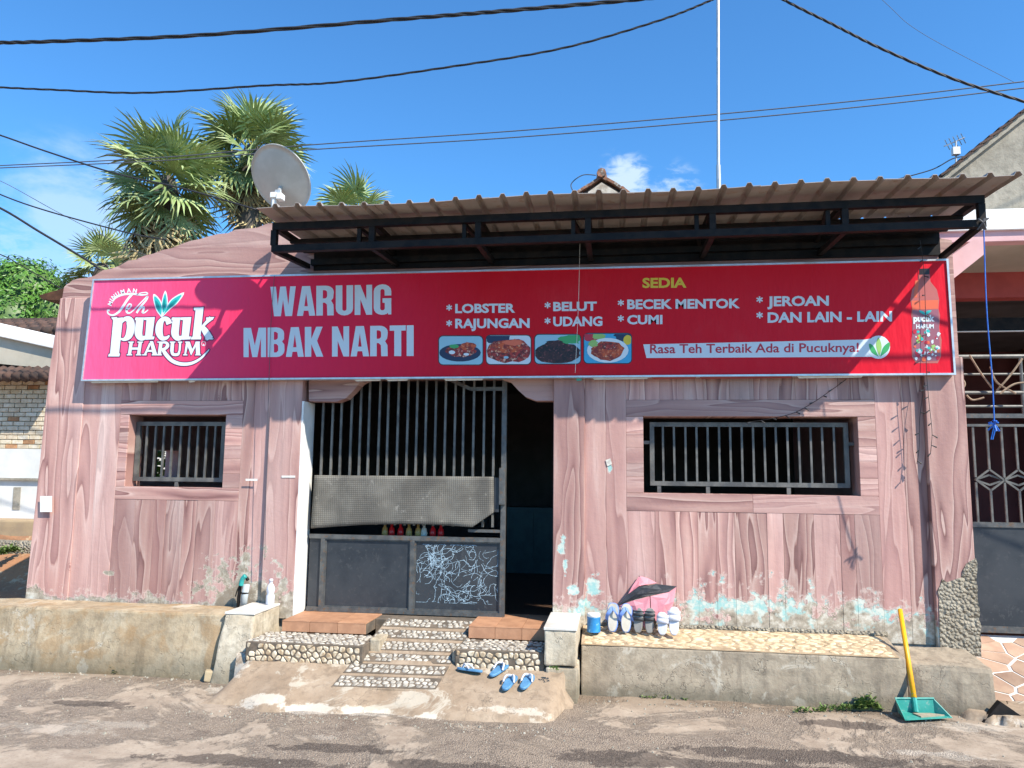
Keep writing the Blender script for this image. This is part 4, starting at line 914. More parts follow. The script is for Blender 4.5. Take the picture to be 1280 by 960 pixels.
# four food photographs printed on the banner
def rrect(x0, x1, y0, y1, r, sl=0):
    P = []
    for cx_, cy_, a_ in ((x1-r, y0+r, 0), (x0+r, y0+r, 90), (x0+r, y1-r, 180), (x1-r, y1-r, 270)): P += circ(cx_, cy_, r, r, 4, a_, a_+90)
    return P
for k, (x0, x1, y0, y1) in enumerate(((547.7, 604.4, 419.2, 456.8), (607, 664.5, 418.3, 456.3), (667.6, 726.7, 417.3, 455.7), (729, 790.3, 416, 455))):
    Q = thing('dish_photo', None, None); Q.parent = S
    px_poly(rrect(x0, x1, y0, y1, 6), 'print_black', 'photo_border', .001, Q)
    bgm = ['print_paleblue', 'print_silver', 'print_paleblue', 'print_aqua'][k]
    px_poly(rrect(x0+1.2, x1-1.2, y0+1.2, y1-1.2, 5), bgm, 'photo_background', .0016, Q)
    cx_, cy_ = (x0+x1)/2, (y0+y1)/2; rn = random.Random(k+2)
    def blobp(cx, cy, rx, ry, mat, lift, jag=.12, n=22, nm='food_print'):
        px_poly([(max(x0+1.5, min(x1-1.5, cx+rx*(1+rn.uniform(-jag, jag))*math.cos(6.283*i/n))), max(y0+1.5, min(y1-1.5, cy+ry*(1+rn.uniform(-jag, jag))*math.sin(6.283*i/n)))) for i in range(n)], mat, nm, lift, Q)
    if k == 0:
        blobp(cx_-1, cy_+3, 26, 11, 'print_navy', .0022, 0, nm='plate_print'); blobp(cx_, cy_+1, 18, 7, 'food_red', .0028); blobp(cx_+9, cy_-5, 10, 5, 'food_orange', .0034); blobp(cx_-11, cy_+2.5, 4, 2.4, 'print_white', .0040, .05); blobp(cx_+7, cy_+5, 3.5, 1.7, 'print_white', .0040, .05); blobp(cx_-8, cy_-5, 6, 2.5, 'print_green', .0034)
    if k == 1:
        blobp(cx_-14, y0+4, 16, 8, 'print_navy', .0020); blobp(cx_, cy_+1, 29, 14.5, 'food_red', .0024, .1); blobp(cx_-2, cy_-4, 20, 8, 'food_orange', .0030, .2); blobp(cx_+6, cy_-9, 12, 4, 'print_orange', .0036, .3); blobp(cx_-3, cy_+9.5, 3, 1.6, 'print_paleblue', .0040, .05)
    if k == 2:
        blobp(cx_+16, y0+7, 14, 6, 'print_green', .0020, .25); blobp(cx_-1, cy_+5, 30, 13.5, 'food_dark', .0026, .1); blobp(cx_-4, cy_-5, 14, 6, 'food_dark', .0032, .25); blobp(cx_+14, cy_+6, 12, 8, 'food_dark', .0034, .25)
    if k == 3:
        blobp(cx_-20, y0+5, 14, 6, 'print_red', .0020); blobp(cx_-11, y0+4.5, 9, 4.5, 'print_lime', .0024, .2); blobp(cx_+20, y0+5, 12, 6, 'print_navy', .0022, .2); blobp(cx_+25, y0+9, 5.5, 6, 'print_yellow', .0026, .05)
        blobp(cx_, cy_+2.5, 26, 15.5, 'print_white', .0030, 0, nm='plate_print'); blobp(cx_, cy_+3, 20, 12, 'food_orange', .0036, .1); blobp(cx_+1, cy_-3, 9, 5, 'food_red', .0042, .15); blobp(cx_-18, cy_-6, 6, 4, 'print_lime', .0044, .25)
# tea bottle printed at the right hand end
Q = thing('bottle_print', None, None); Q.parent = S
bp = [(1148, 343), (1162, 343), (1163, 352), (1171, 362), (1174, 375), (1173, 386), (1175, 394), (1174, 410), (1177, 425), (1176, 446), (1172, 454), (1145, 454), (1140, 446), (1139, 425), (1142, 410), (1139, 394), (1140, 386), (1138, 375), (1140, 362), (1147, 352)]
px_poly(bp, 'print_bottle', 'bottle_outline', .001, Q)
px_poly([(1149, 336), (1162, 335.5), (1162, 343), (1149, 343.5)], 'print_black', 'bottle_cap', .0016, Q)
px_poly([(1139.5, 376), (1173, 375), (1172.5, 386), (1140, 387)], 'print_orange', 'bottle_band', .0018, Q)
px_poly([(1141, 388), (1173, 387), (1174, 424), (1175.5, 444), (1171, 451), (1146, 452), (1141, 445), (1140, 425)], 'print_brown', 'label_print', .0020, Q)
sign_text('pucuk', 1141.5, 1168, 394, 405, 'print_white', .05, -.5, lift=.0034, par=Q)
sign_text('HARUM', 1145, 1167, 405.5, 411, 'print_white', .04, -.3, lift=.0034, par=Q)
rn = random.Random(9)
for k in range(60):
    x = rn.uniform(1143, 1173); y = rn.uniform(413, 449); r_ = rn.uniform(1, 3.2)
    px_poly([(x+r_*rn.uniform(.6, 1.2)*math.cos(6.283*i/7), y+r_*rn.uniform(.6, 1.2)*math.sin(6.283*i/7)) for i in range(7)], rn.choice(['print_white', 'print_lime', 'print_orange', 'print_leaf', 'print_silver', 'print_red']), 'label_motif', .0026+.00003*k, Q)
px_poly([(1144, 351), (1149, 350), (1146, 372), (1142, 372)], 'print_orange', 'bottle_glint', .0016, Q)
leaf([(1156, 394), (1150, 391), (1149, 388), (1155, 390), (1156, 394)], 'print_leaf', .0036, Q); leaf([(1157, 394), (1162, 391), (1164, 388), (1158, 389), (1157, 394)], 'print_leaf', .0037, Q)

# ------------------------------------------------------------------ canopy
YF = -.70; YE = -.95
cn_ = thing('metal_canopy', 'brown ribbed sheet canopy on a black steel truss over the signboard', 'canopy', (0, -.4, 3.3))
tlf, trf = at(342, 284, YF), at(1229, 250, YF); blf, brf = at(345, 311.5, YF), at(1229, 280, YF)
def cb(a, b_, w_=.05, nm='beam', h=None): return MB().bar(a, b_, w_, h).build(nm, 'steel_black', cn_)
cb(tlf, trf, .05, h=.055); cb(Vector((tlf.x, YF, blf.z)), Vector((trf.x, YF, brf.z)), .05, h=.052)
V = Vector
lf = lambda a, b_, x: a+(b_-a)*((x-a.x)/(b_.x-a.x))
for px in (344, 466, 598, 735, 890.5, 1056, 1227):
    x = at(px, 280, YF).x; a = lf(tlf, trf, x); b_ = V((x, YF, lf(blf, brf, x).z)); cb(a-V((0, 0, .03)), b_+V((0, 0, .028)), .045, 'upright')
    wz = a.z+.02; cb(V((x, YF+.03, a.z)), V((x, -.002, wz)), .045, 'rafter'); 
    zb_ = b_.z; cb(V((x, YF+.03, zb_-.005)), V((x+(.0 if 344 < px < 1227 else 0), -.03, at(385, 333, -.03).z if px < 1227 else at(1180, 322, -.03).z)), .04, 'brace')
    if 344 < px < 1227: cb(V((x-.11, YF+.02, a.z-.03)), V((x-.11, YF+.02, zb_+.03)), .03, 'upright'); cb(V((x-.11, YF+.03, a.z-.03)), V((x-.02, -.03, 3.42)), .028, 'brace')
for y, z_ in ((-.42, -.03), (-.16, -.03)):
    cb(V((tlf.x+.02, y, tlf.z+z_)), V((trf.x-.02, y, trf.z+z_)), .032, 'purlin')
cb(V((tlf.x+.05, -.045, 3.36)), V((trf.x-.05, -.045, 3.40)), .05, 'purlin'); 
# black strip painting in the canopy's shade on the wall behind the truss
MB().prism([(tlf.x+.06, -.024, 3.30), (trf.x-.02, -.024, 3.30), (trf.x-.02, -.024, 3.57), (tlf.x+.06, -.024, 3.53)], (0, .02, 0)).build('shade_strip', 'steel_black', cn_)
# ribbed sheets: 6 lapped sheets, each a part
c0, c1 = at(320, 262, YE), at(1278, 218, YE); rib = (c1.x-c0.x)/31.0
def prof(s): # s in 0..1 across one rib pitch
    if s < .70: return 0
    if s < .78: return (s-.70)/.08
    if s < .92: return 1
    return 1-(s-.92)/.08
nsh = 6; ribs_n = 31; steps = [0, .35, .70, .74, .78, .92, .96]
for k in range(nsh):
    i0 = round(k*ribs_n/nsh); i1 = round((k+1)*ribs_n/nsh); xsu = [i+s for i in range(i0, i1) for s in steps]+[i1]
    if k < nsh-1: xsu.append(i1+.3)
    mb = MB(); n = len(xsu); ys = [YE+random.uniform(-.012, .008), -.6, -.3, .02]; th = .004
    for lay in (0, 1):
        for y in ys:
            for u in xsu:
                zc = c0.z+(c1.z-c0.z)*u/ribs_n+(y-YE)*.045+.012*math.sin(u*.55+1)*(1 if y < -.9 else .3)+.004*mnoise.noise(V((u*3, y, 0)))
                mb.v.append(V((c0.x+u*rib, y, zc+.026*prof(u % 1)+th*lay+.0045*(k % 2))))
    m_ = n*len(ys)
    for j in range(len(ys)-1):
        for i in range(n-1):
            q = (j*n+i, j*n+i+1, (j+1)*n+i+1, (j+1)*n+i); mb.f.append(q); mb.f.append(tuple(z_+m_ for z_ in q[::-1]))
    for i in range(n-1): mb.f.append((i, i+m_, i+1+m_, i+1)); j = (len(ys)-1)*n; mb.f.append((i+j, i+1+j, i+1+j+m_, i+j+m_))
    for j in range(len(ys)-1):
        for e_ in (0, n-1): mb.f.append((j*n+e_, (j+1)*n+e_, (j+1)*n+e_+m_, j*n+e_+m_))
    mb.build('roof_sheet', 'sheet_under', cn_)

# ------------------------------------------------------------------ satellite dish
dc = at(350, 224, -.60)
D = thing('satellite_dish', 'pale grey satellite dish on a mast at the left end of the canopy', 'satellite dish', (dc.x, -.70, 3.5))
nrm = V((.25, .75, .60)).normalized(); rx_ = nrm.cross(V((0, 0, 1))).normalized(); uy_ = rx_.cross(nrm)
MD = Matrix((rx_, uy_, nrm)).transposed().to_4x4(); MD.translation = dc
mb = MB(); nr, na = 7, 40; rad = .272
for lay in (0, 1):
    for i in range(nr+1):
        r_ = rad*i/nr
        for j in range(na): mb.v.append(V((r_*math.cos(6.2832*j/na), r_*math.sin(6.2832*j/na), .62*r_*r_-.03-.006*lay)))
for lay in (0, 1):
    o_ = lay*(nr+1)*na
    for i in range(nr):
        for j in range(na): mb.f.append((o_+i*na+j, o_+i*na+(j+1) % na, o_+(i+1)*na+(j+1) % na, o_+(i+1)*na+j))
for j in range(na): mb.f.append((nr*na+j, nr*na+(j+1) % na, (nr+1)*na+nr*na+(j+1) % na, (nr+1)*na+nr*na+j))
mb.xf(MD).build('reflector', 'dish_grey', D, smooth=True)
MB().tube([MD @ V((rad*math.cos(6.2832*j/40), rad*math.sin(6.2832*j/40), .62*rad*rad-.033)) for j in range(41)], .006, 5).build('rim', 'dish_grey', D)
MB().tube([MD @ V((.0, -.27, .0)), MD @ V((0, -.24, .16)), MD @ V((0, -.10, .30))], .009, 6).build('feed_arm', 'galvanised', D)
MB().tube([MD @ V((0, -.10, .29)), MD @ V((0, -.03, .25))], .028, 10).build('receiver_head', 'white_paint', D, smooth=True)
lc = at(346, 246, -.70)
hd = MB().box(lc.x-.045, lc.x+.005, lc.y-.03, lc.y+.03, lc.z-.015, lc.z+.03); hd.box(lc.x+.008, lc.x+.055, lc.y-.035, lc.y+.03, lc.z-.03, lc.z+.02); hd.build('mount_bracket', 'white_paint', D, bevel=.004)
MB().box(lc.x-.02, lc.x+.03, lc.y, lc.y+.02, lc.z+.025, lc.z+.06).build('mount_plate', 'galvanised', D, bevel=.003)
MB().tube([lc+V((0, .02, .02)), MD @ V((0, -.06, -.035))], .018, 8).build('mount_arm', 'galvanised', D)
MB().tube([lc+V((.03, .02, .03)), MD @ V((-.12, -.10, -.03))], .008, 6).build('strut', 'galvanised', D)
MB().tube([(lc.x-.02, lc.y, 3.56), (lc.x-.02, lc.y, lc.z)], .021, 10).build('mast', 'white_paint', D)

# ------------------------------------------------------------------ antenna pole, cables
a0, a1 = at(898.5, 233, 1.2), at(897, -260, 1.2)
ap_ = thing('antenna_pole', 'tall thin galvanised pole rising behind the canopy into the sky', 'pole', (a0.x, 1.2, 2.85))
MB().tube([(a0.x, 1.2, 2.85), (a0.x, 1.2, 4.6)], .022, 8).build('lower_tube', 'galvanised', ap_); MB().tube([(a0.x, 1.2, 4.6), (a1.x, 1.2, a1.z)], .016, 8).build('upper_tube', 'galvanised', ap_)
def cable(P, Y, r, label, mat='cable_black', name='cable', twist=False, cat='cable', group=None):
    Ys = Y if isinstance(Y, (list, tuple)) else [Y]*len(P)
    W = [at(x, y, yy) for (x, y), yy in zip(P, Ys)]
    if name == 'cable':                  # carry on past the picture's edge
        for e_ in (0, -1):
            if P[e_][0] < -30 or P[e_][0] > 1290 or P[e_][1] < -3:
                d = (W[e_]-W[1 if e_ == 0 else -2]).normalized(); ext = [W[e_]+d*t_+V((0, 0, -.006*t_*t_ if d.z < .25 else 0)) for t_ in (2, 5, 9)]; W = ext[::-1]+W if e_ == 0 else W+ext
    C = blob_curve(W, 10 if not twist else 26)
    mb = MB()
    if twist:
        for s_ in range(3):
            mb.tube([p_+V((0, math.cos(i*.42+s_*2.094), math.sin(i*.42+s_*2.094)))*r*.9 for i, p_ in enumerate(C)], r*.85, 5)
    else: mb.tube(C, r, 5)
    return tag(mb.build(name, mat, smooth=True), label, cat, group)
cable([(-60, 55), (60, 52), (250, 44), (500, 24), (640, 13), (800, -1), (900, -14)], -1.5, .0085, 'thick twisted black power cable crossing the top of the sky', twist=True)
cable([(-60, 107), (60, 112), (180, 116), (330, 107), (420, 103), (560, 84), (700, 61), (820, 27), (885, 2), (930, -20)], -1.0, .0052, 'black overhead cable sagging from the top middle toward the left edge', twist=True)
cable([(940, -25), (980, 0), (1040, 30), (1100, 60), (1190, 98), (1280, 127), (1360, 150)], -.8, .0065, 'black cable running down across the upper right corner', twist=True)
cable([(-60, 210), (0, 207), (200, 197), (390, 181), (640, 164), (895, 143), (1100, 123), (1280, 102), (1360, 93)], 3.5, .008, 'upper of the two thin parallel wires behind the satellite dish', 'cable_grey')
cable([(-60, 213), (0, 210), (200, 201), (390, 187), (640, 172), (895, 151), (1100, 131), (1280, 110), (1360, 101)], 3.5, .008, 'lower of the two thin parallel wires behind the satellite dish', 'cable_grey')
cable([(-60, 150), (0, 169), (60, 190), (145, 217), (230, 236), (320, 262)], [2.2]*6, .011, 'black wire slanting down from the left edge through the large palm', 'cable_black')
cable([(-60, 215), (0, 243), (60, 264), (160, 291), (210, 300)], 2.0, .009, 'thin black wire sloping down toward the parapet below the palm crown')
cable([(-60, 235), (0, 260), (50, 290), (110, 326), (125, 337)], [.6]*5, .012, 'heavy black wire coming down steeply to the top left corner of the stall')
cable([(-60, 205), (0, 226), (70, 264), (150, 305), (190, 322)], 2.5, .004, 'faint thin grey wire between the two black wires on the left', 'cable_grey')
cable([(-60, 300), (0, 318), (30, 334), (110, 380)], 1.0, .006, 'lowest black wire crossing in front of the round green tree')
cable([(1122, 224), (1165, 212), (1192, 198), (1215, 195)], 1.6, .006, 'short black wire running from the canopy up to the television aerial')
cable([(1096, -6), (1150, 40), (1270, 104)], 4.0, .003, 'very fine wire high in the upper right sky', 'cable_grey')
# coil of loose wire at the roof ridge
cable([(745, 219), (728, 219), (714, 230), (718, 242)], 2.3, .006, 'loose curl of grey wire beside the tiled ridge end', 'cable_grey', name='loose_wire', cat='wire')
# thin strings in front of the sign
cable([(725, 300), (723, 380), (719, 466)], -.16, .0018, 'pale thin string hanging down in front of the dish photographs', 'paper', name='string', cat='string')
cable([(343, 345), (338, 420), (333, 600), (331, 700)], -.13, .0022, 'thin pale string hanging left of the doorway over the sign', 'cable_grey', name='string', cat='string')
cable([(1229, 262), (1233, 380), (1240, 470), (1243, 528)], [-.70, -.66, -.62, -.58], .0045, 'bright blue string hanging from the right corner of the canopy', 'string_blue', name='string', cat='string')
rn = random.Random(21); q = at(1243, 531, -.58); mb = MB()
for k in range(9):
    d = V((rn.uniform(-1, 1), rn.uniform(-1, 1), rn.uniform(-1, .6)))*.045; mb.tube([q, q+d*.6+V((rn.uniform(-.01, .01), 0, .01)), q+d], .006, 5)
for k in range(3): mb.tube([q+V((rn.uniform(-.01, .01), 0, -.02)), q+V((rn.uniform(-.03, .03), 0, -.10))], .003, 4)
tag(mb.build('string_knot', 'string_blue'), 'blue knotted end of the hanging string in front of the barred gate', 'string')
q = at(1226, 280, -.71); mb = MB()
for k in range(5): mb.tube([q+V((rn.uniform(-.04, .04), -.03, .03)), q+V((0, -.035, -.0)), q+V((rn.uniform(-.04, .04), .0, -.04))], .006, 4)
tag(mb.build('string_lashing', 'cable_grey'), 'greyish blue lashing wound round the right corner of the canopy frame', 'string')
# dead fairy-light wires
def fairy(P, Y, label, seed, n=4):
    rn = random.Random(seed); L = thing('fairy_light_wire', label, 'light string', at(*P[0], Y)); C = blob_curve([at(x, y, Y) for x, y in P], 10)
    MB().tube(C, .0022, 4).build('wire', 'cable_black', L); me = None
    for i in range(3, len(C)-1, n):
        mb = MB().tube([C[i], C[i]+V((rn.choice((-1, 1))*rn.uniform(.02, .035), -.01, -rn.uniform(.005, .025)))], [.003, .006], 5); mb.build('bulb', 'cable_black', L)
fairy([(1150, 300), (1155, 340), (1157, 400), (1158, 460), (1161, 500), (1165, 540), (1163, 568)], -.14, 'dark wire of dead fairy lights hanging over the printed bottle', 1, 4)
fairy([(1058, 474), (1036, 490), (1012, 506), (990, 517), (960, 524), (935, 528)], -.03, 'dead fairy light wire sagging above the large window', 2, 5)
fairy([(1156, 478), (1150, 520), (1149, 560), (1146, 580)], -.08, 'short broken fairy light wire on the right hand pillar', 3, 6)

# ------------------------------------------------------------------ ledges, steps, apron
L = MB().prism([(-5.32, -.56, -.05), (-2.95, -.50, -.05), (-2.95, -.50, .47), (-5.28, -.47, .475)], (0, 0, 0)) if 0 else None
def slab(x0, x1, yf0, yf1, ztop_f, ztop_b, yb, name, mat, label, cat, batter=.05, cuts=6, rough=.012, zb=-.05, bevel=.018):
    mb = MB(); vs = [(x0, yf0-batter, zb), (x1, yf1-batter, zb), (x1, yb, zb), (x0, yb, zb), (x0, yf0, ztop_f), (x1, yf1, ztop_f), (x1, yb, ztop_b), (x0, yb, ztop_b)]
    mb.add(vs, [(0, 3, 2, 1), (4, 5, 6, 7), (0, 1, 5, 4), (1, 2, 6, 5), (2, 3, 7, 6), (3, 0, 4, 7)])
    o = mb.build(name, mat, bevel=bevel, rough=rough, cuts=cuts, rs=5, smooth=False); return tag(o, label, cat)
slab(-5.45, -2.955, -.46, -.46, .475, .468, -.046, 'concrete_ledge', 'ledge_left', 'long stained ochre concrete ledge below the small left window', 'ledge', batter=.06)
# stair side wall with white tiled top
P1 = thing('stair_side_wall', 'stained concrete stair side wall with white tiled top left of the steps', 'wall', (-2.83, -.2, 0))
mb = MB().add([(-3.0, -.60, -.05), (-2.70, -.60, -.05), (-2.70, .0, -.05), (-3.0, .0, -.05), (-2.945, -.50, .488), (-2.715, -.49, .488), (-2.715, -.047, .488), (-2.945, -.047, .488)], [(0, 3, 2, 1), (4, 5, 6, 7), (0, 1, 5, 4), (1, 2, 6, 5), (2, 3, 7, 6), (3, 0, 4, 7)])
mb.build('masonry', 'pier', P1, bevel=.014, rough=.010, cuts=5)
MB().add([(-2.95, -.505, .484), (-2.71, -.498, .484), (-2.71, -.047, .484), (-2.95, -.047, .484), (-2.95, -.505, .502), (-2.71, -.498, .502), (-2.71, -.047, .502), (-2.95, -.047, .502)], [(0, 3, 2, 1), (4, 5, 6, 7), (0, 1, 5, 4), (1, 2, 6, 5), (2, 3, 7, 6), (3, 0, 4, 7)]).build('tiled_top', 'tile_white', P1, bevel=.003)
P2 = thing('stair_pier', 'cracked cream masonry pier with white tiled top right of the steps', 'pier', (-.36, -.3, 0))
MB().box(-.485, -.262, -.655, -.041, .245, .485).build('upper_masonry', 'pier', P2, bevel=.012, rough=.009, cuts=5)
MB().box(-.475, -.25, -.645, -.041, -.05, .236).build('lower_masonry', 'pier', P2, bevel=.016, rough=.012, cuts=5)
MB().box(-.492, -.258, -.662, -.041, .486, .506).build('tiled_top', 'tile_white', P2, bevel=.003)
R1 = thing('stone_topped_ledge', 'long grey concrete ledge topped with cream stone mosaic under the large window', 'ledge', (.85, -.2, 0))
def RL(u, v, h): # u along x, v depth 0 front..1 back, slanted front edge
    x = u; yf = -.395-.03*(x+.24)/2.2; y = yf+(-.019-yf)*v; z = .338+.075*v; return V((x, y, z+h))
mb = MB(); xa, xb = -.24, 1.985
mb.add([RL(xa, 0, -.39)+V((0, -.03, 0)), RL(xb, 0, -.39)+V((0, -.03, 0)), RL(xb, 1, -.46), RL(xa, 1, -.46), RL(xa, 0, 0), RL(xb, 0, 0), RL(xb, 1, 0), RL(xa, 1, 0)], [(0, 3, 2, 1), (4, 5, 6, 7), (0, 1, 5, 4), (1, 2, 6, 5), (2, 3, 7, 6), (3, 0, 4, 7)])
mb.build('concrete_body', 'ledge_right', R1, bevel=.010, rough=.006, cuts=6)
cp = cell_polys(xa+.01, xb-.05, 0.03, .95, .085, .13, .34, .06, 4)
tag(pebbles(cp, lambda u, v, h: RL(u, v, h+.004), .008).build('stone_mosaic', 'mosaic_cream', R1), kind='stuff')
mb = MB().add([RL(xa, .0, .004), RL(xb-.04, .0, .004), RL(xb-.04, .95, .004), RL(xa, .95, .004), RL(xa, .0, .007), RL(xb-.04, .0, .007), RL(xb-.04, .95, .007), RL(xa, .95, .007)], [(0, 3, 2, 1), (4, 5, 6, 7), (0, 1, 5, 4), (1, 2, 6, 5), (2, 3, 7, 6), (3, 0, 4, 7)]); mb.build('grout_bed', 'grout_brown', R1)
MB().tube([(x/10, -.022+.006*mnoise.noise(V((x*.7, 0, 0))), .424+.010*mnoise.noise(V((x*.5, 3, 0)))) for x in range(-2, 21)], .019, 7).build('mortar_fillet', 'rough_render', R1, smooth=True)
slab(1.99, 2.52, -.40, -.50, .315, .36, -.066, 'concrete_ledge', 'ledge_right', 'plain worn concrete end of the ledge behind the yellow handled dustpan', 'ledge', batter=.04, bevel=.035, rough=.016)
# drain hole: a solid black wedge stands in for the shade inside it
dq = on(1232, 872, .02)
MB().prism([at(1216, 876, -.58), at(1236, 853, -.58), (at(1258, 873, -.58))], (0, .12, 0))
o = MB().prism([V((2.36, -.62, -.02)), V((2.50, -.60, .13)), V((2.66, -.60, .02)), V((2.64, -.60, -.02))], (0, .05, 0)).build('drain_mouth', 'steel_black'); tag(o, 'small black wedge for the shaded triangular drain opening at the right end of the ledge', 'drain')
# steps
def step(x0, x1, yf, yb, z0, z1, name, mat, label, cat='step', par=None):
    o = MB().box(x0, x1, yf, yb, z0, z1).build(name, mat, bevel=.004)
    if label: tag(o, label, cat)
    return o
def tiled_step(x0, x1, yf, yb, z0, z1, label, n):
    T_ = thing('terracotta_step', label, 'step', ((x0+x1)/2, (yf+yb)/2, z0))
    MB().box(x0, x1, yf+.009, yb, z0, z1-.009).build('mortar_bed', 'grout', T_)
    for i in range(n):
        a = x0+(x1-x0)*i/n; b_ = x0+(x1-x0)*(i+1)/n; g_ = .0015
        MB().box(a+g_, b_-g_, yf-.001, yb-.001, z1-.0085, z1).build('floor_tile', 'terracotta', T_, bevel=.001); MB().box(a+g_, b_-g_, yf, yf+.0085, z0+.002, z1-.0095).build('riser_tile', 'terracotta', T_, bevel=.001)
tiled_step(-2.58, -1.90, -.29, .30, .33, .415, 'orange terracotta tiled upper step on the left below the gate', 3)
tiled_step(-1.10, -.487, -.27, .30, .33, .422, 'orange terracotta tiled upper step on the right under the open doorway', 3)
MB().box(-1.90, -1.10, .0, .30, .30, .405)
tag(MB().box(-1.899, -1.101, -.05, .30, .1, .408).build('threshold', 'grout', bevel=.004), 'cement threshold between the terracotta steps beneath the gate', 'threshold')
def pebble_step(x0, x1, yf, yb, z0, z1, label, seed):
    T_ = thing('pebble_step', label, 'step', ((x0+x1)/2, (yf+yb)/2, z0))
    MB().box(x0, x1, yf, yb, z0, z1).build('concrete_core', 'grout', T_, bevel=.006)
    c_ = cell_polys(x0+.01, x1-.01, yf+.012, yb-.005, .046, .046, .34, .13, seed); tag(pebbles(c_, lambda u, v, h: V((u, v, z1+h)), .007).build('tread_pebbles', 'pebble_grey', T_), kind='stuff')
    c_ = cell_polys(x0+.01, x1-.02, z0+.01, z1-.008, .046, .046, .34, .13, seed+1); tag(pebbles(c_, lambda u, v, h: V((u, yf-h, v)), .007).build('riser_pebbles', 'pebble_cream', T_), kind='stuff')
    return T_
pebble_step(-2.695, -1.80, -.655, -.29, .175, .325, 'lower left pebble faced step beside the stair side wall', 31)
pebble_step(-1.13, -.49, -.62, -.27, .175, .325, 'lower right pebble faced step partly shaded by the pier', 41)
# ramp of six pebble strips
RA = thing('pebble_ramp', 'sloping concrete ramp with six grey pebble strips leading up to the gate', 'ramp', (-1.5, -.55, .1))
tA, tB = V((-1.80, -.04, .413)), V((-1.075, -.04, .413)); bA, bB = V((-1.925, -.93, .108)), V((-1.20, -.90, .112))
def rampf(u, v, h): return (tA*(1-u)+tB*u)*(1-v)+(bA*(1-u)+bB*u)*v+V((0, -.25*h, h))
mb = MB(); q = [rampf(0, 0, 0), rampf(1, 0, 0), rampf(1, 1, 0), rampf(0, 1, 0)]; 
mb.add([V((v_.x, v_.y, .05)) for v_ in q]+q, [(0, 1, 2, 3), (7, 6, 5, 4), (0, 4, 5, 1), (1, 5, 6, 2), (2, 6, 7, 3), (3, 7, 4, 0)]); mb.build('concrete_slope', 'apron', RA, bevel=.004)
for k, (v0, v1) in enumerate(((.01, .13), (.19, .31), (.37, .49), (.55, .655), (.70, .815), (.865, .99))):
    ln = 1.02; c_ = cell_polys(0.01*.75, .99*.75, v0*ln, v1*ln, .047, .047, .34, .12, 60+k)
    tag(pebbles(c_, lambda u, v, h: rampf(u/.75, v/ln, h+.003), .007).build('pebble_strip', 'pebble_grey', RA), kind='stuff')
    q = [rampf(.003, v0-.006, 0), rampf(.997, v0-.006, 0), rampf(.997, v1+.006, 0), rampf(.003, v1+.006, 0)]; MB().add(q+[p_+V((0, -.001, .004)) for p_ in q], [(0, 1, 2, 3), (7, 6, 5, 4), (0, 4, 5, 1), (1, 5, 6, 2), (2, 6, 7, 3), (3, 7, 4, 0)]).build('grout_bed', 'grout', RA)
# block between ramp and the right steps
tag(MB().box(-1.16, -1.06, -.58, -.28, .1, .30).build('kerb_block', 'pier', bevel=.012, rough=.006, cuts=4), 'small rough cement block between the ramp and the right pebble step', 'block')
tag(MB().box(-1.80, -1.72, -.50, -.28, .1, .345).build('kerb_block', 'pier', bevel=.012, rough=.006, cuts=4), 'small rough cement block between the left steps and the ramp', 'block')
# apron: concrete slab falling to the road, ragged front edge
front = [(300, 877), (330, 886), (380, 884), (420, 889), (470, 887), (540, 893), (610, 897), (660, 899), (690, 897), (706, 880)]
mb = MB(); nx, ny = 46, 16
fr = blob_curve([on(x, y, .03) for x, y in front], 6)
def frontY(x):
    for a, b_ in zip(fr, fr[1:]):
        if a.x <= x <= b_.x: return a.y+(b_.y-a.y)*(x-a.x)/(b_.x-a.x+1e-9)
    return fr[0].y if x < fr[0].x else fr[-1].y
for j in range(ny+1):
    for i in range(nx+1):
        x = -2.78+(2.78-.28)*i/nx; v = j/ny; yf = frontY(x); y = -.50+(yf+.50)*v
        z = .225 if y > -.62 else .225+(.225-.02)*(y+.62)/(-yf-.62)*1.0 if False else .195*(1-max(0, (-y-.60)/(-yf-.60))**1.15)+.012
        if j == ny: z = -.02
        ed = min(1, max(0, (x+2.80)/.14), max(0, (-.285-x)/.10)) if y < -.64 else 1
        z = z*(ed*ed*(3-2*ed)) + (.007*mnoise.noise(V((x*3, y*3, 0)))+.003*mnoise.noise(V((x*13, y*13, 0))))*(1 if j < ny else 0)
        mb.v.append(V((x, y, z)))
mb.f = [(j*(nx+1)+i, j*(nx+1)+i+1, (j+1)*(nx+1)+i+1, (j+1)*(nx+1)+i) for j in range(ny) for i in range(nx)]
tag(mb.build('entrance_apron', 'apron', local=True, smooth=True), kind='structure')
def apz(x, y):
    if not -2.8 < x < -.28 or y > -.3: return 0
    yf = frontY(x)
    return max(gz_(x, y), (.195*(1-max(0, (-y-.60)/(-yf-.60))**1.15)+.012+.006*mnoise.noise(V((x*4, y*4, 0)))+.003*mnoise.noise(V((x*13, y*13, 0))))) if y > yf else gz_(x, y)
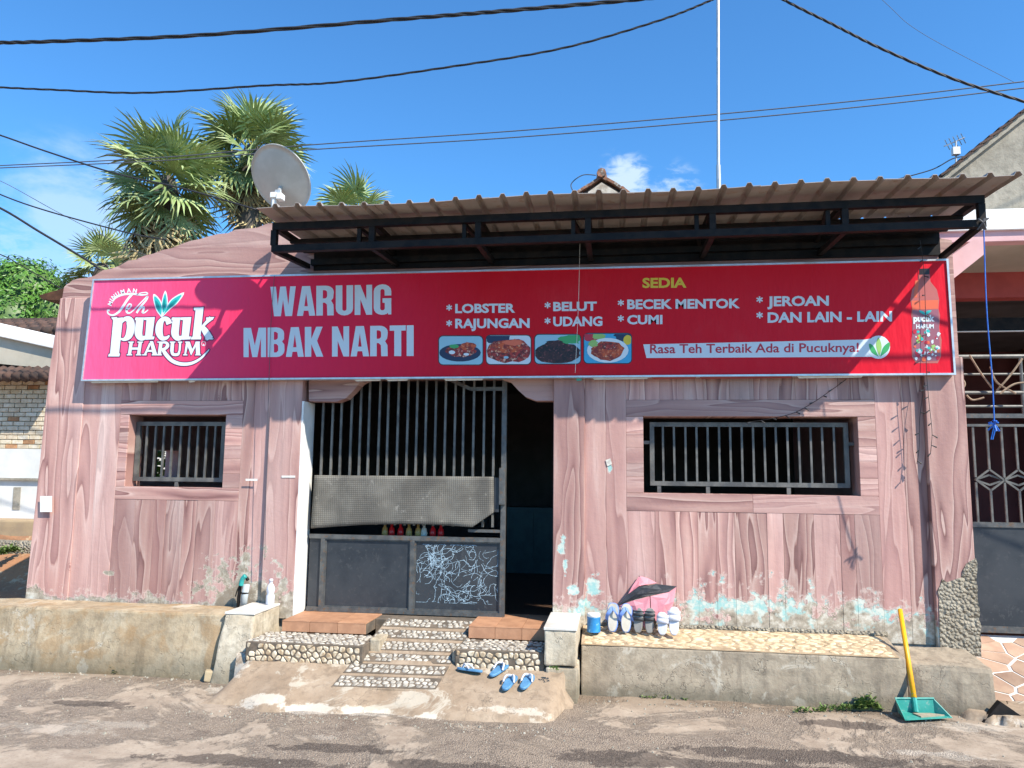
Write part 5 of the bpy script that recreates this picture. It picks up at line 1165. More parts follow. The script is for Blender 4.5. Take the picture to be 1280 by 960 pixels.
# splashes of white cement along the apron edge
def splash(P, name='cement_splash', mat='white_cement', z=.020, seed=0, lift=.012, zf=None):
    rn = random.Random(seed); C = blob_curve([V((x, y)) for x, y in P+[P[0]]], 14)[:-1]; W = []
    for i, c_ in enumerate(C):
        q = on(c_.x, c_.y, z); k_ = V((q.x*9, q.y*9, seed)); k2 = k_*4; W.append(q+V((mnoise.noise(k_)*.05+mnoise.noise(k2)*.03, mnoise.noise(k_+V((9, 9, 9)))*.05+mnoise.noise(k2+V((5, 5, 5)))*.03, 0)))
    g_ = sum(W, V((0, 0, 0)))/len(W); n = len(W); mb = MB(); rings = [1, .93, .82, .65, .45, .2]
    for r_i, s_ in enumerate(rings):
        for q in W:
            p_ = g_+(q-g_)*s_; p_.z = (zf or apz)(p_.x, p_.y)+(-.006 if r_i == 0 else lift*min(1, r_i*.5))+.005*mnoise.noise(p_*11)+.003*mnoise.noise(p_*30); mb.v.append(p_)
    for r_i in range(len(rings)-1): mb.f += [(r_i*n+i, r_i*n+(i+1) % n, (r_i+1)*n+(i+1) % n, (r_i+1)*n+i) for i in range(n)]
    mb.f.append(tuple((len(rings)-1)*n+i for i in range(n)))
    return mb.build(name, mat, local=True, smooth=True)
tag(splash([(1192, 884), (1222, 874), (1262, 876), (1320, 880), (1320, 905), (1240, 898)], name='earth_mound', seed=8, z=.04, lift=.05, mat='apron'), kind='structure')

# ------------------------------------------------------------------ flip-flops on the apron
def foot_outline(L=.25, W=.095, n=26, side=1):
    P = []
    for i in range(n):
        a_ = 6.2832*i/n; sx_, cy_ = math.sin(a_), -math.cos(a_); x = math.copysign(abs(sx_)**.72, sx_); y = math.copysign(abs(cy_)**.80, cy_)
        w_ = W/2*(.86+.14*y)*(1-.13*math.exp(-((y+.12)/.32)**2)); P.append(V((x*w_+side*.005*max(0, y), y*L/2, 0)))
    return P
def flipflop(L=.25, W=.095, side=1, sole='slipper_blue', strap='slipper_white', top=None, kind='thong', th=.018):
    t_ = bpy.data.objects.new('flip_flop' if kind == 'thong' else 'slide_sandal', None); t_.empty_display_size = .05; col.objects.link(t_)
    out = foot_outline(L, W, side=side)
    MB().prism([p_ for p_ in out], (0, 0, th)).build('sole', sole, t_, bevel=.004, local=True)
    if top: MB().prism([V((p_.x*.88, p_.y*.94, th+.0005)) for p_ in out], (0, 0, .002)).build('insole', top, t_, local=True)
    def band(y0, y1, h, x0=-1, x1=1, name='strap'):
        mb = MB(); n = 8; w_ = W*.50
        for (yy) in (y0, y1):
            for i in range(n+1):
                a_ = math.pi*i/n; mb.v.append(V((-math.cos(a_)*w_, yy, .006+math.sin(a_)*h+.004))); mb.v.append(V((-math.cos(a_)*w_*.93, yy, .003+math.sin(a_)*h)))
        o_ = 2*(n+1)
        for i in range(n):
            a_ = 2*i; mb.f += [(a_, a_+2, a_+2+o_, a_+o_), (a_+1, a_+1+o_, a_+3+o_, a_+3), (a_, a_+1, a_+3, a_+2), (a_+o_, a_+2+o_, a_+3+o_, a_+1+o_)]
        mb.build(name, strap, t_, smooth=True, local=True)
    if kind == 'thong':
        toe = V((side*.004, L*.30, th)); mb = MB()
        for s_ in (-1, 1):
            C = blob_curve([toe+V((0, 0, .0)), toe+V((s_*.008, -.012, .022)), V((s_*W*.34, L*.12, th+.026)), V((s_*W*.44, -L*.06, th))], 5); mb.tube(C, [.007]*len(C), 6)
        mb.build('strap', strap, t_, smooth=True, local=True)
    elif kind == 'slide': band(-L*.04, L*.16, .034); band(L*.165, L*.34, .027)
    elif kind == 'cross': band(-L*.02, L*.10, .034); band(L*.17, L*.27, .028); band(L*.33, L*.37, .022)
    elif kind == 'clog': band(L*.0, L*.20, .034); band(L*.203, L*.36, .030)
    elif kind == 'vstrap':
        for s_ in (-1, 1):
            C = blob_curve([V((s_*.004, L*.34, th+.008)), V((s_*W*.16, L*.20, th+.024)), V((s_*W*.36, L*.06, th+.022)), V((s_*W*.47, -L*.10, .010))], 5); mb = MB()
            for c_ in C: mb.v += [c_+V((-.012, .006, 0)), c_+V((.012, -.006, .001)), c_+V((.012, -.006, .004)), c_+V((-.012, .006, .003))]
            for q in range(len(C)-1):
                for e_ in range(4): mb.f.append((q*4+e_, q*4+(e_+1) % 4, q*4+4+(e_+1) % 4, q*4+4+e_))
            mb.build('strap', strap, t_, local=True)
    return t_
zap = .17
def apron_z(px, py):
    z = .25
    for _ in range(200):
        q = on(px, py, z); yf = frontY(q.x); g_ = .195*(1-max(0, (-q.y-.60)/(-yf-.60))**1.15)+.012 if q.y > yf else .0
        if g_ >= z: return z+.006
        z -= .0012
    return 0
def place_flat(o, px, py, ang, z, tilt=0):
    q = on(px, py, z); o.location = (q.x, q.y, z); o.rotation_euler = (tilt, 0, ang); return o
zf_ = .12
for px, py, ang, s_, z, tl_, lb in ((587, 839, R(72), 1, .155, .0, 'blue flip-flop with white strap lying furthest left by the pebble step'), (624, 839, R(-28), -1, .158, .0, 'blue flip-flop with white strap in the middle close to the pebble step'),
                            (636.5, 855, R(-12), 1, .125, .0, 'blue flip-flop with white strap nearest the road, left one of the front pair'), (659, 854, R(-14), -1, .128, .0, 'blue flip-flop with white strap on the right beside the pier')):
    o = flipflop(side=s_, L=.20, W=.088); z = apron_z(px, py); place_flat(o, px, py, ang, z, 0); o.rotation_euler = (R(13), 0, ang) if abs(ang) < 1 else (0, R(13), ang); tag(o, lb, 'flip-flop', 'blue flip-flops left on the concrete apron')
# sandals stood on end against the wall, on the mosaic ledge
def place_up(o, px, pyb, lean=R(14), roll_=0, Y=-.19, yaw_=0, turn=0):
    q = on(px, pyb, .392); o.location = (q.x, Y, .40); o.rotation_euler = (R(90)-lean, roll_, yaw_)
    for ch in o.children: ch.location = (0, hl, 0)
    return o
for px, kind, sole, strap, top_, s_, L_, W_, lb in (
        (766, 'vstrap', 'slipper_periwinkle', 'slipper_periwinkle', 'insole_cream', -1, .215, .104, 'periwinkle blue sandal with cream insole next to the blue tin'),
        (782.5, 'vstrap', 'slipper_periwinkle', 'slipper_periwinkle', 'insole_cream', 1, .215, .104, 'periwinkle blue sandal with cream insole beside the dark sandals'),
        (797.5, 'cross', 'slipper_grey', 'slipper_black', 'slipper_grey', -1, .185, .088, 'black strapped grey sandal, left one of the dark pair under the umbrella'),
        (811.5, 'cross', 'slipper_grey', 'slipper_black', 'slipper_grey', 1, .185, .088, 'black strapped grey sandal next to the white slippers'),
        (827, 'clog', 'slipper_white', 'slipper_white', 'slipper_white', -1, .165, .092, 'shorter white rubber slipper leaning against the pink umbrella'),
        (841, 'clog', 'slipper_white', 'slipper_white', 'slipper_white', 1, .205, .096, 'taller white rubber slipper at the right end of the row')):
    o = flipflop(L_, W_, s_, sole, strap, top_, kind, .022); hl = L_/2; place_up(o, px, 792, lean=R(15), Y=-.20 if px < 820 else -.24, yaw_=R(-8+4*s_)); tag(o, lb, 'sandal', 'sandals stood on end along the wall ledge')
# tin can
q = on(742, 791, .40); tn = thing('paint_tin', 'small blue tin with white lid standing by the pier', 'tin', (q.x, q.y+.03, .402))
MB().lathe([(.050, 0), (.052, .003), (.050, .006), (.050, .105), (.052, .110)], 20, tn.location).build('body', 'tin_blue', tn, smooth=True)
MB().lathe([(.048, .1105), (.050, .113), (.050, .134), (.046, .137)], 20, tn.location).build('lid', 'paper', tn, smooth=True)
# folded umbrella leaning against the wall: pink panels with a black band
U = thing('folded_umbrella', 'half folded pink umbrella with a black band leaning on the wall', 'umbrella', (at(812, 785, -.12).x, -.12, .40))
def sheetp(P, Ys, mat, name):
    n = len(P); c_ = V((sum(p_[0] for p_ in P)/n, sum(p_[1] for p_ in P)/n)); mb = MB()
    ring0 = [at(x, y, yy) for (x, y), yy in zip(P, Ys)]; cY = sum(Ys)/n-.02; cc = at(c_.x, c_.y, cY)
    mid = [(p_+cc)/2+V((0, -.006*((i % 2)*2-1), 0)) for i, p_ in enumerate(ring0)]
    mb.v = ring0+mid+[cc]; mb.f = [(i, (i+1) % n, n+(i+1) % n, n+i) for i in range(n)]+[(n+i, n+(i+1) % n, 2*n) for i in range(n)]
    o = mb.build(name, mat, U); sm = o.modifiers.new('solid', 'SOLIDIFY'); sm.thickness = .003; return o
sheetp([(799, 720), (810, 723), (821, 729), (800, 732), (786, 742), (783, 748), (790, 734)], [-.03, -.03, -.04, -.10, -.12, -.13, -.08], 'brolly_pink', 'canopy_panel')
sheetp([(773, 757), (783, 744), (798, 734), (820, 730), (846, 733), (836, 740), (812, 745), (792, 750)], [-.16, -.14, -.13, -.11, -.07, -.10, -.15, -.17], 'brolly_black', 'canopy_band')
sheetp([(774, 757), (792, 750.5), (812, 745.5), (813, 770), (806, 785), (796, 772), (782, 764)], [-.155, -.165, -.150, -.17, -.17, -.15, -.14], 'brolly_pink', 'canopy_panel')
sheetp([(813, 745.5), (836, 740), (845, 734), (842, 752), (836, 770), (826, 782), (814, 770)], [-.150, -.095, -.06, -.09, -.11, -.13, -.165], 'brolly_pink', 'canopy_panel')
MB().tube([at(799, 720, -.03), at(812, 745, -.11), at(820, 786, -.12)], .006, 6).build('shaft', 'steel_grey', U)
# soap bottle and pipe on the left
q = V((-2.80, -.22, .503)); q = on(338, 749, .503); sb = thing('soap_bottle', 'white plastic soap bottle standing on the white tiled wall top', 'bottle', (q.x, -.12, .503)); sb.location.x = at(338, 745, -.12).x
MB().lathe([(.030, 0), (.034, .006), (.034, .07), (.026, .085), (.033, .10), (.033, .13), (.022, .155), (.013, .165), (.013, .178)], 16, sb.location).build('body', 'slipper_white', sb, smooth=True)
MB().lathe([(.016, .1785), (.016, .198), (.010, .203)], 12, sb.location).build('cap', 'slipper_white', sb, smooth=True)
q = at(307, 752, -.14)
pp = thing('water_pipe', 'grey standing water pipe with teal hose end by the peeling wall', 'pipe', (q.x, -.14, .474))
MB().tube([(q.x-.02, -.14, .474), (q.x, -.14, .66)], .028, 12).build('pipe', 'pvc_grey', pp, smooth=True)
MB().tube([(q.x-.030, -.14, .575), (q.x+.030, -.14, .575)], .03, 10).build('clamp', 'steel_black', pp) if 0 else MB().lathe([(.031, 0), (.031, .012)], 12, (q.x-.01, -.14, .585)).build('clamp', 'steel_black', pp)
MB().tube(blob_curve([(q.x-.065, -.13, .474), (q.x-.06, -.14, .56), (q.x-.045, -.14, .68), (q.x-.012, -.14, .715), (q.x+.012, -.14, .69)], 6), .014, 8).build('elbow', 'steel_black', pp, smooth=True)
MB().tube(blob_curve([(q.x-.035, -.165, .65), (q.x-.025, -.165, .70), (q.x+.0, -.165, .73)], 6), .020, 8).build('hose_end', 'hose_teal', pp, smooth=True)
MB().tube(blob_curve([(q.x-.04, -.12, .68), (q.x-.09, -.1, .62), (q.x-.12, -.08, .55)], 6), .005, 6).build('wire', 'cable_black', pp)
# dustpan with long yellow handle leaning back on the ledge
c_ = on(1152, 898, .012)
DP = thing('dustpan', 'teal plastic dustpan with long yellow handle leaning against the ledge', 'dustpan', (c_.x, -.72, .0))
f0, f1 = on(1133, 901, .012), on(1190, 898, .012); b0, b1 = on(1121, 873, .05), on(1166, 873, .05)
f0 = V((f0.x, f0.y, .014)); f1 = V((f1.x, f1.y, .014)); yb = f0.y+.17
b0 = V((at(1124, 888, yb).x, yb, .016)); b1 = V((at(1168, 888, yb).x, yb, .016))
mb = MB().prism([f0, f1, b1, b0], (0, 0, .006)); mb.build('base_plate', 'plastic_teal', DP)
zt_ = .10; yy = yb+.01
B0, B1 = V((at(1120, 873, yy).x, yy, at(1120, 873, yy).z)), V((at(1166, 873, yy).x, yy, at(1166, 873, yy).z))
MB().prism([b0, b1, B1, B0], (0, .006, 0)).build('back_wall', 'plastic_teal', DP)
MB().prism([f1, b1, B1], (.006, 0, 0)).build('side_wall', 'plastic_teal', DP); MB().prism([f0, b0, B0], (-.006, 0, 0)).build('side_wall', 'plastic_teal', DP)
MB().prism([f0+(f1-f0)*.35+V((0, .02, .0065)), f1+(f0-f1)*.12+V((0, .03, .0065)), b1+(b0-b1)*.2+V((0, -.03, .0065)), b0+(b1-b0)*.3+V((0, -.05, .0065))], (0, 0, .008)).build('swept_dirt', 'dust', DP)
MB().tube([B0+(B1-B0)*-.03, B1+(B1-B0)*.03], .007, 6).build('rim', 'plastic_teal', DP)
h0 = at(1144, 880, yb-.02); h1 = at(1125, 762, -.16)
MB().tube([h0+V((0, -.01, -.05)), h0+(h1-h0)*.10], .017, 8).build('socket', 'plastic_teal', DP)
MB().tube([h0+(h1-h0)*.06, h1], .0165, 10).build('handle', 'plastic_yellow', DP, smooth=True)
# rock at the foot of the side wall
mb = MB().box(-.045, .045, -.04, .04, 0, .085); q = on(262, 851, .0); o = mb.build('rock', 'rock', local=True, bevel=.012, rough=.012, cuts=3); o.location = (q.x, q.y, -.005); o.rotation_euler = (0, .1, .4); tag(o, 'small yellowish stone at the foot of the stair side wall', 'stone')

# weeds
def weeds(cx0, cx1, py, z, n, h, label, seed, name='weed_clump', spread=.04, leafs=4, size=.02, mat='weed', yoff=0):
    rn = random.Random(seed); mb = MB()
    for k in range(n):
        u = rn.random(); q = on(cx0+(cx1-cx0)*u, py if not isinstance(py, tuple) else py[0]+(py[1]-py[0])*u, z); q = q+V((0, rn.uniform(-spread, spread*.3)+yoff, 0)); hh = h*rn.uniform(.3, 1)*(1-.5*abs(2*u-1))
        top_ = q+V((rn.uniform(-.4, .4)*hh, rn.uniform(-.5, .1)*hh, hh)); 
        mb.tube([q, (q+top_)/2+V((0, 0, .1*hh)), top_], .0015, 3, False)
        for j in range(leafs):
            c = q+(top_-q)*rn.uniform(.2, 1); d = V((rn.uniform(-1, 1), rn.uniform(-1, .6), rn.uniform(-.1, .8))).normalized()*size*rn.uniform(.6, 1.3); n_ = d.cross(V((0, 0, 1))).normalized()*size*.45
            mb.add([c, c+d*.5+n_, c+d, c+d*.5-n_], [(0, 1, 2, 3)])
    return tag(mb.build(name, mat), label, 'weeds')
weeds(150, 208, 840, 0, 90, .09, 'small green weeds at the foot of the left ledge', 1, size=.028, yoff=-.05)
weeds(990, 1120, (889, 884), 0, 170, .05, 'low strip of grass and moss along the foot of the right ledge', 2, size=.018)
weeds(1070, 1098, (886, 886), 0, 60, .13, 'taller leafy weed beside the dustpan', 3, size=.035)
weeds(800, 860, (871, 874), 0, 40, .03, 'tiny green weeds in the crack under the mosaic ledge', 4, size=.015, yoff=.0)
weeds(690, 700, (830, 832), .25, 14, .03, 'tuft of moss growing on the cracked pier', 5, size=.014, yoff=-.12)
weeds(0, 28, (694, 690), .50, 80, .14, 'dry green weeds on the earth bank at the far left', 6, size=.04)

# ------------------------------------------------------------------ left neighbour
NY = 4.0
H = thing('neighbour_house', 'neighbouring house with white fascia, tiled roof and pale brick panel on the far left', 'building', (-9.5, NY, .8))
a = at(50, 650, NY); zb0 = a.z-.3; xr_ = -6.4
zbt, zbb = at(20, 470, NY).z, at(20, 561, NY).z
MB().box(-16, xr_, NY, NY+4, zb0, zbb).build('wall', 'white_wall', H, bevel=.004)
MB().box(-16, xr_, NY+.03, NY+4, zbb, zbt+.35).build('wall', 'mortar', H)
MB().box(-16, xr_+.02, NY-.05, NY-.001, at(20, 598.5, NY).z-.02, at(20, 598.5, NY).z+.012).build('ledge_trim', 'gable_concrete', H)
MB().prism([at(17, 609, NY-.01), at(26, 609, NY-.01), at(24, 637, NY-.01), at(15, 637, NY-.01)], (0, .006, 0)).build('patch', 'gable_concrete', H)
rn = random.Random(8); mesh = {}
bh = (zbt-zbb)/16; bw = .185
for r_ in range(16):
    for i in range(14):
        x = xr_-.02-bw*(i+1)-(bw/2 if r_ % 2 else 0)
        if x < -9.3: continue
        mt = 'brick_brown' if rn.random() < .10 else 'brick_pale'
        if mt not in mesh:
            ob = MB().box(.006, bw-.006, 0, .03, .005, bh-.005).build('brick', mt, H, local=True, bevel=.003); mesh[mt] = ob.data
        else: ob = bpy.data.objects.new('brick', mesh[mt]); col.objects.link(ob); ob.parent = H
        ob.location = V((x, NY+rn.uniform(-.004, .003), zbb+r_*bh))-H.location
# little tile awning, cream gable, white fascia, tile roof
A_ = []
for i in range(20):
    x = at(66, 465, NY-.35).x-.14*(i+.5)
    if x < -10.4: break
    MB().tube([(x, NY-.45, at(30, 472, NY-.45).z), (x, NY+.1, at(30, 463, NY-.2).z+.16)], [.075, .068], 8).build('awning_tile', 'roof_tile', H, smooth=True)
MB().box(-16, xr_, NY-.02, NY+.3, at(20, 464, NY).z, at(20, 425, NY).z).build('gable', 'cream_wall', H)
fa = [at(-260, 345, NY-.3), at(76, 421, NY-.3), at(76, 438, NY-.3), at(-260, 363, NY-.3)]
fa[1:3] = [V((fa[1].x, fa[1].y, fa[1].z)), V((fa[2].x, fa[2].y, fa[2].z))]
MB().prism(fa, (0, .08, 0)).build('fascia', 'white_paint', H, bevel=.01)
so_ = [at(-260, 363, NY-.22), at(76, 438, NY-.22), at(76, 462, NY-.22), at(-260, 430, NY-.22)]
MB().prism(so_, (0, .3, 0)).build('soffit', 'cream_wall', H)
r0 = at(-60, 400, NY+.8); 
mb = MB().prism([(-16, NY-.2, fa[0].z+.2), (fa[1].x+.15, NY-.2, fa[1].z+.01), (fa[1].x+.15, NY-.2, fa[1].z-.08), (-16, NY-.2, fa[0].z-.2)], (0, .5, 0)) if 0 else MB()
rfz = at(40, 417, NY+.2).z
rr = thing('rear_roof', None, None, (0, 0, 0)); rr.parent = H; rr.location = (0, 0, 0)
tr0 = at(74, 417, NY+.4); tr1 = at(74, 403, NY+1.6)
MB().add([(-16, NY+.4, tr0.z), (tr0.x+.2, NY+.4, tr0.z), (tr0.x+.2, NY+1.6, tr1.z), (-16, NY+1.6, tr1.z), (-16, NY+1.6, tr0.z-.2), (tr0.x+.2, NY+1.6, tr0.z-.2)], [(0, 1, 2, 3), (1, 5, 2), (0, 4, 5, 1), (3, 2, 5, 4)]).build('roof_deck', 'roof_tile', rr)
for r_ in range(6):
    mb = MB(); y0 = NY+.42+r_*.2; z0 = tr0.z+(tr1.z-tr0.z)*r_/6+.02
    for i in range(22):
        x = tr0.x+.15-.2*i; mb.tube([(x, y0-.03, z0+.02), (x, y0+.2, z0+(tr1.z-tr0.z)/6+.01)], .07, 6)
    o = mb.build('tile_row', 'roof_tile', rr, smooth=True)

# ------------------------------------------------------------------ right neighbour
Q = thing('neighbour_porch', 'neighbouring house porch with pink fascia, grey gable and red wall on the far right', 'building', (4.5, 1.5, .3))
zs_ = 3.5
ft, fb = at(1240, 265, .35).z, at(1240, 302, .35).z
MB().box(2.66, 8, .35, .47, fb, ft).build('fascia', 'pink_wall', Q, bevel=.004)
MB().box(2.66, 8, .32, .349, fb+.09, ft+.015).build('fascia_trim', 'white_paint', Q, bevel=.004)
MB().box(2.66, 8, .471, 1.35, fb+.002, ft-.02).build('soffit', 'cream_wall', Q)
MB().box(2.66, 8, 1.35, 1.5, at(1240, 372, 1.35).z, fb+.1).build('beam', 'red_wall', Q)
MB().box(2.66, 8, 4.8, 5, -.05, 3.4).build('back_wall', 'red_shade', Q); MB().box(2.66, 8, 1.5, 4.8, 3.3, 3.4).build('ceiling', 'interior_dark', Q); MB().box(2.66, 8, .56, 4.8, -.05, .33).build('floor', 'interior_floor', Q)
MB().box(7.9, 8, 1.5, 4.8, -.05, 3.4).build('side_wall', 'red_wall', Q)
z_ = at(1240, 410, 1.6).z; MB().box(2.66, 8, 1.6, 1.66, z_-.03, z_+.10).build('crossbeam', 'steel_black', Q)
MB().box(2.66, 8, 1.57, 1.598, z_-.042, z_-.032).build('tile_strip', 'paper', Q)
for k in range(4): MB().tube([(2.7+k*.9, 4.6, .33), (2.7+k*.9, 4.6, 3.3)], .06, 8).build('post', 'rust_brown', Q)
# gable and roof verge
g0 = at(1178, 221, 1.0); g1 = at(1330, 101, 1.0); 
MB().prism([V((g0.x+.12, 1.05, ft-.05)), V((8, 1.05, ft-.05)), V((8, 1.05, g1.z+ (8-g1.x)*.79)), at(1330, 104, 1.05), at(1186, 219, 1.05)], (0, .15, 0)).build('gable_wall', 'gable_concrete', Q)
dv = (g1-g0)
MB().prism([g0, g1, g1+V((0, 0, -.055)), g0+V((0, 0, -.055))], (0, .12, 0)).build('verge_board', 'gable_concrete', Q)
MB().prism([g0+V((.03, .10, .03)), g1+V((0, .1, .03)), g1+V((0, .1, 0)), g0+V((.03, .1, 0))], (0, 4, 0)).build('roof', 'roof_tile', Q)
for i in range(13):
    p_ = g0+dv*(i+.2)/12.5; ang = math.atan2(dv.z, dv.x)
    mb = MB().box(-.04, .09, -.03, .22, 0, .02); mb.xf(Matrix.Translation(p_+V((0, 0, .008))) @ Matrix.Rotation(-ang+.12+random.uniform(-.06, .06), 4, 'Y')); mb.build('verge_tile', 'roof_tile', Q)
# side bracket slab of the porch (pinkish corner beside the sign)
MB().prism([at(1186, 322, .05), at(1216, 300, .05), at(1230, 300, .05), at(1230, 318, .05), at(1196, 345, .05), at(1187, 352, .05)], (0, .28, 0)).build('corner_slab', 'pink_wall', Q)
# gate of the neighbour
YN = .5
N_ = thing('porch_gate', 'grey steel gate with diamond ornaments at the far right edge', 'gate', at(1240, 792, YN))
n0 = at(1209, 650, YN).x; n1 = n0+1.45
zt1, zt2, zo1, zo2 = at(1240, 517, YN).z, at(1240, 530, YN).z, at(1240, 600, YN).z, at(1240, 656, YN).z; zbm = at(1240, 791, YN).z
def nb(x0, x1, z0, z1, nm='rail', mat='steel_grey', y=0, d=.035): return MB().box(x0, x1, YN+y, YN+y+d, z0, z1).build(nm, mat, N_)
nb(n0-.03, n0+.015, zbm, zt1, 'post', 'steel_bar', 0, .045); nb(n1, n1+.04, zbm, zt1, 'post', 'steel_bar', 0, .045)
nb(n0+.015, n1, zt1-.035, zt1, y=.004); nb(n0+.015, n1, zt2-.02, zt2, y=.004, mat='steel_bar'); nb(n0+.015, n1, zo2-.02, zo2+.02, y=.004); nb(n0+.015, n1, zbm, zbm+.05, y=.004)
nb(n0+.016, n1-.001, zbm+.05, zo2-.02, 'panel', 'steel_panel', .015, .008)
za, zc = zo1+.07, zo1-.07; step_ = .108
for i in range(13):
    x = n0+.09+i*step_
    if x > n1-.05: break
    hd_ = .085 if i % 2 else .02
    MB().box(x-.0075, x+.0075, YN+.01, YN+.025, zo1+hd_, zt2-.02).build('bar', 'steel_bar', N_); MB().box(x-.0075, x+.0075, YN+.01, YN+.025, zo2+.02, zo1-hd_).build('bar', 'steel_bar', N_)
    if i % 2 == 0 and x+2*step_ < n1:
        mb = MB()
        for sz in (1, -1):
            for hh, oo in ((.085, .018), (.04, .030)):
                mb.bar((x, YN+oo+.002*sz, zo1), (x+step_, YN+oo+.002*sz, zo1+sz*hh), .014); mb.bar((x+step_, YN+oo+.002*sz, zo1+sz*hh), (x+2*step_, YN+oo+.002*sz, zo1), .014)
        mb.build('diamond_ornament', 'steel_bar', N_)
# railing rack above the gate with dry sticks
K = thing('upper_rack', 'tubular metal rack above the porch gate holding dry sticks', 'rack', at(1240, 515, YN+.25))
for (y, r_) in ((446, .018), (468, .010), (491, .016), (508, .012)):
    p_ = at(1195, y, YN+.1); MB().tube([(2.70, YN+.1, p_.z), (4.2, YN+.1, p_.z)], r_, 8).build('rail', 'steel_bar', K)
for px in (1275, 1330): p_ = at(px, 446, YN+.1); MB().tube([(p_.x, YN+.1, at(px, 446, YN+.1).z), (p_.x, YN+.1, zt1)], .014, 8).build('post', 'steel_bar', K)
rn = random.Random(31)
for k, P in enumerate((((1212, 444), (1225, 465), (1240, 485)), ((1246, 488), (1262, 470), (1278, 448)), ((1200, 470), (1206, 480), (1200, 490)), ((1238, 458), (1246, 478), (1270, 492)), ((1208, 494), (1216, 500), (1230, 497)), ((1250, 492), (1268, 480), (1290, 478)))):
    o = MB().tube(blob_curve([at(x, y, YN+.06-.01*k) for x, y in P], 5), .008, 5).build('dry_stick', 'twig'); tag(o, ['curved dry stick leaning on the left of the metal rack', 'long pale stick slanting up to the right on the metal rack', 'tiny hooked twig at the left end of the metal rack', 'thin twig crossing the middle of the metal rack', 'short twig lying along the lowest rail of the rack', 'forked looking twig near the right frame edge on the rack'][k], 'stick', 'dry sticks stuck on the rack')
# television aerial
AE = thing('television_aerial', 'small television aerial on the tiled roof at the upper right', 'aerial', at(1196, 205, 1.5))
p_ = at(1195, 214, 1.5); MB().tube([p_, at(1195, 176, 1.5)], .010, 6).build('mast', 'galvanised', AE)
MB().tube([at(1180, 183, 1.5), at(1206, 172, 1.5)], .006, 5).build('boom', 'galvanised', AE)
for (x, y) in ((1184, 181), (1189, 179), (1194, 177), (1199, 175), (1204, 173)): MB().tube([at(x-3, y-6, 1.45), at(x+3, y+6, 1.6)], .004, 4).build('element', 'galvanised', AE)
MB().box(at(1190, 190, 1.48).x, at(1199, 190, 1.48).x, 1.45, 1.5, at(1190, 194, 1.48).z, at(1190, 185, 1.48).z).build('booster_box', 'white_paint', AE)
# flagstone paving in front of the porch gate
PV = tag(MB().add([(2.47, -.45, -.03), (9, -.45, -.03), (9, .56, .345), (2.47, .56, .345), (2.47, -.45, -.2), (9, -.45, -.2), (9, .56, -.2), (2.47, .56, -.2)], [(0, 1, 2, 3), (4, 7, 6, 5), (0, 4, 5, 1), (3, 2, 6, 7), (0, 3, 7, 4), (1, 5, 6, 2)]).build('porch_pavement', 'white_wall', local=True), kind='structure')
for poly in cell_polys(2.50, 4.4, -.44, .55, .20, .15, .42, .10, 77):
    def fz(q, h): return V((q.x, q.y, -.03+.375*(q.y+.45)/1.01+h))
    n = len(poly); mb = MB().add([fz(q, 0) for q in poly]+[fz(q, .006) for q in poly], [tuple(range(n, 2*n)), tuple(range(n))[::-1]]+[(i, (i+1) % n, (i+1) % n+n, i+n) for i in range(n)]); mb.build('flagstone', 'flagstone', PV, local=True)

# ------------------------------------------------------------------ trees
def fan_leaf(seed, L=.55, Rr=.75, nseg=26, dead=False):
    rn = random.Random(seed); mb = MB()
    mb.tube([V((0, 0, 0)), V((0, L*.5, .03)), V((0, L, 0))], [.020, .014, .012], 4, False); mp = (mb.v, mb.f); pet = MB(); pet.v, pet.f = mp
    fan = MB(); c = V((0, L, 0))
    for i in range(nseg):
        a_ = R(-128+256*i/(nseg-1)+rn.uniform(-2, 2)); r_ = Rr*(.72+.28*math.cos(a_*.6))*rn.uniform(.88, 1.08); d = V((math.sin(a_), math.cos(a_), 0)); s_ = V((d.y, -d.x, 0)); w_ = Rr*.075
        drp = rn.uniform(.25, .75)*(2.0 if dead else 1); k = []
        for t_, ww in ((.0, .15), (.45, 1.0), (.72, .75), (1.0, .03)):
            p_ = c+d*(r_*t_*(1-.12*drp*t_))+V((0, 0, -drp*r_*.55*t_**2.6+.10*math.cos(a_)*t_*r_))+d*0; k.append((p_-s_*w_*ww*.5, p_+V((0, 0, .28*w_*ww)), p_+s_*w_*ww*.5))
        o_ = len(fan.v)
        for tr_ in k: fan.v += list(tr_)
        for j in range(3):
            q = o_+j*3; fan.f += [(q, q+1, q+4, q+3), (q+1, q+2, q+5, q+4)]
    return pet, fan
LEAVES = []
for s_ in range(7):
    pet, fan = fan_leaf(s_, dead=s_ >= 5)
    me1 = bpy.data.meshes.new('frond'); me1.from_pydata(fan.v+pet.v, [], fan.f+[tuple(i+len(fan.v) for i in f) for f in pet.f])
    me1.materials.append(MATS['palm_green' if s_ < 5 else 'palm_dead']); me1.materials.append(MATS['petiole' if s_ < 5 else 'palm_dead'])
    for i, p_ in enumerate(me1.polygons): p_.material_index = 0 if i < len(fan.f) else 1
    LEAVES.append(me1)
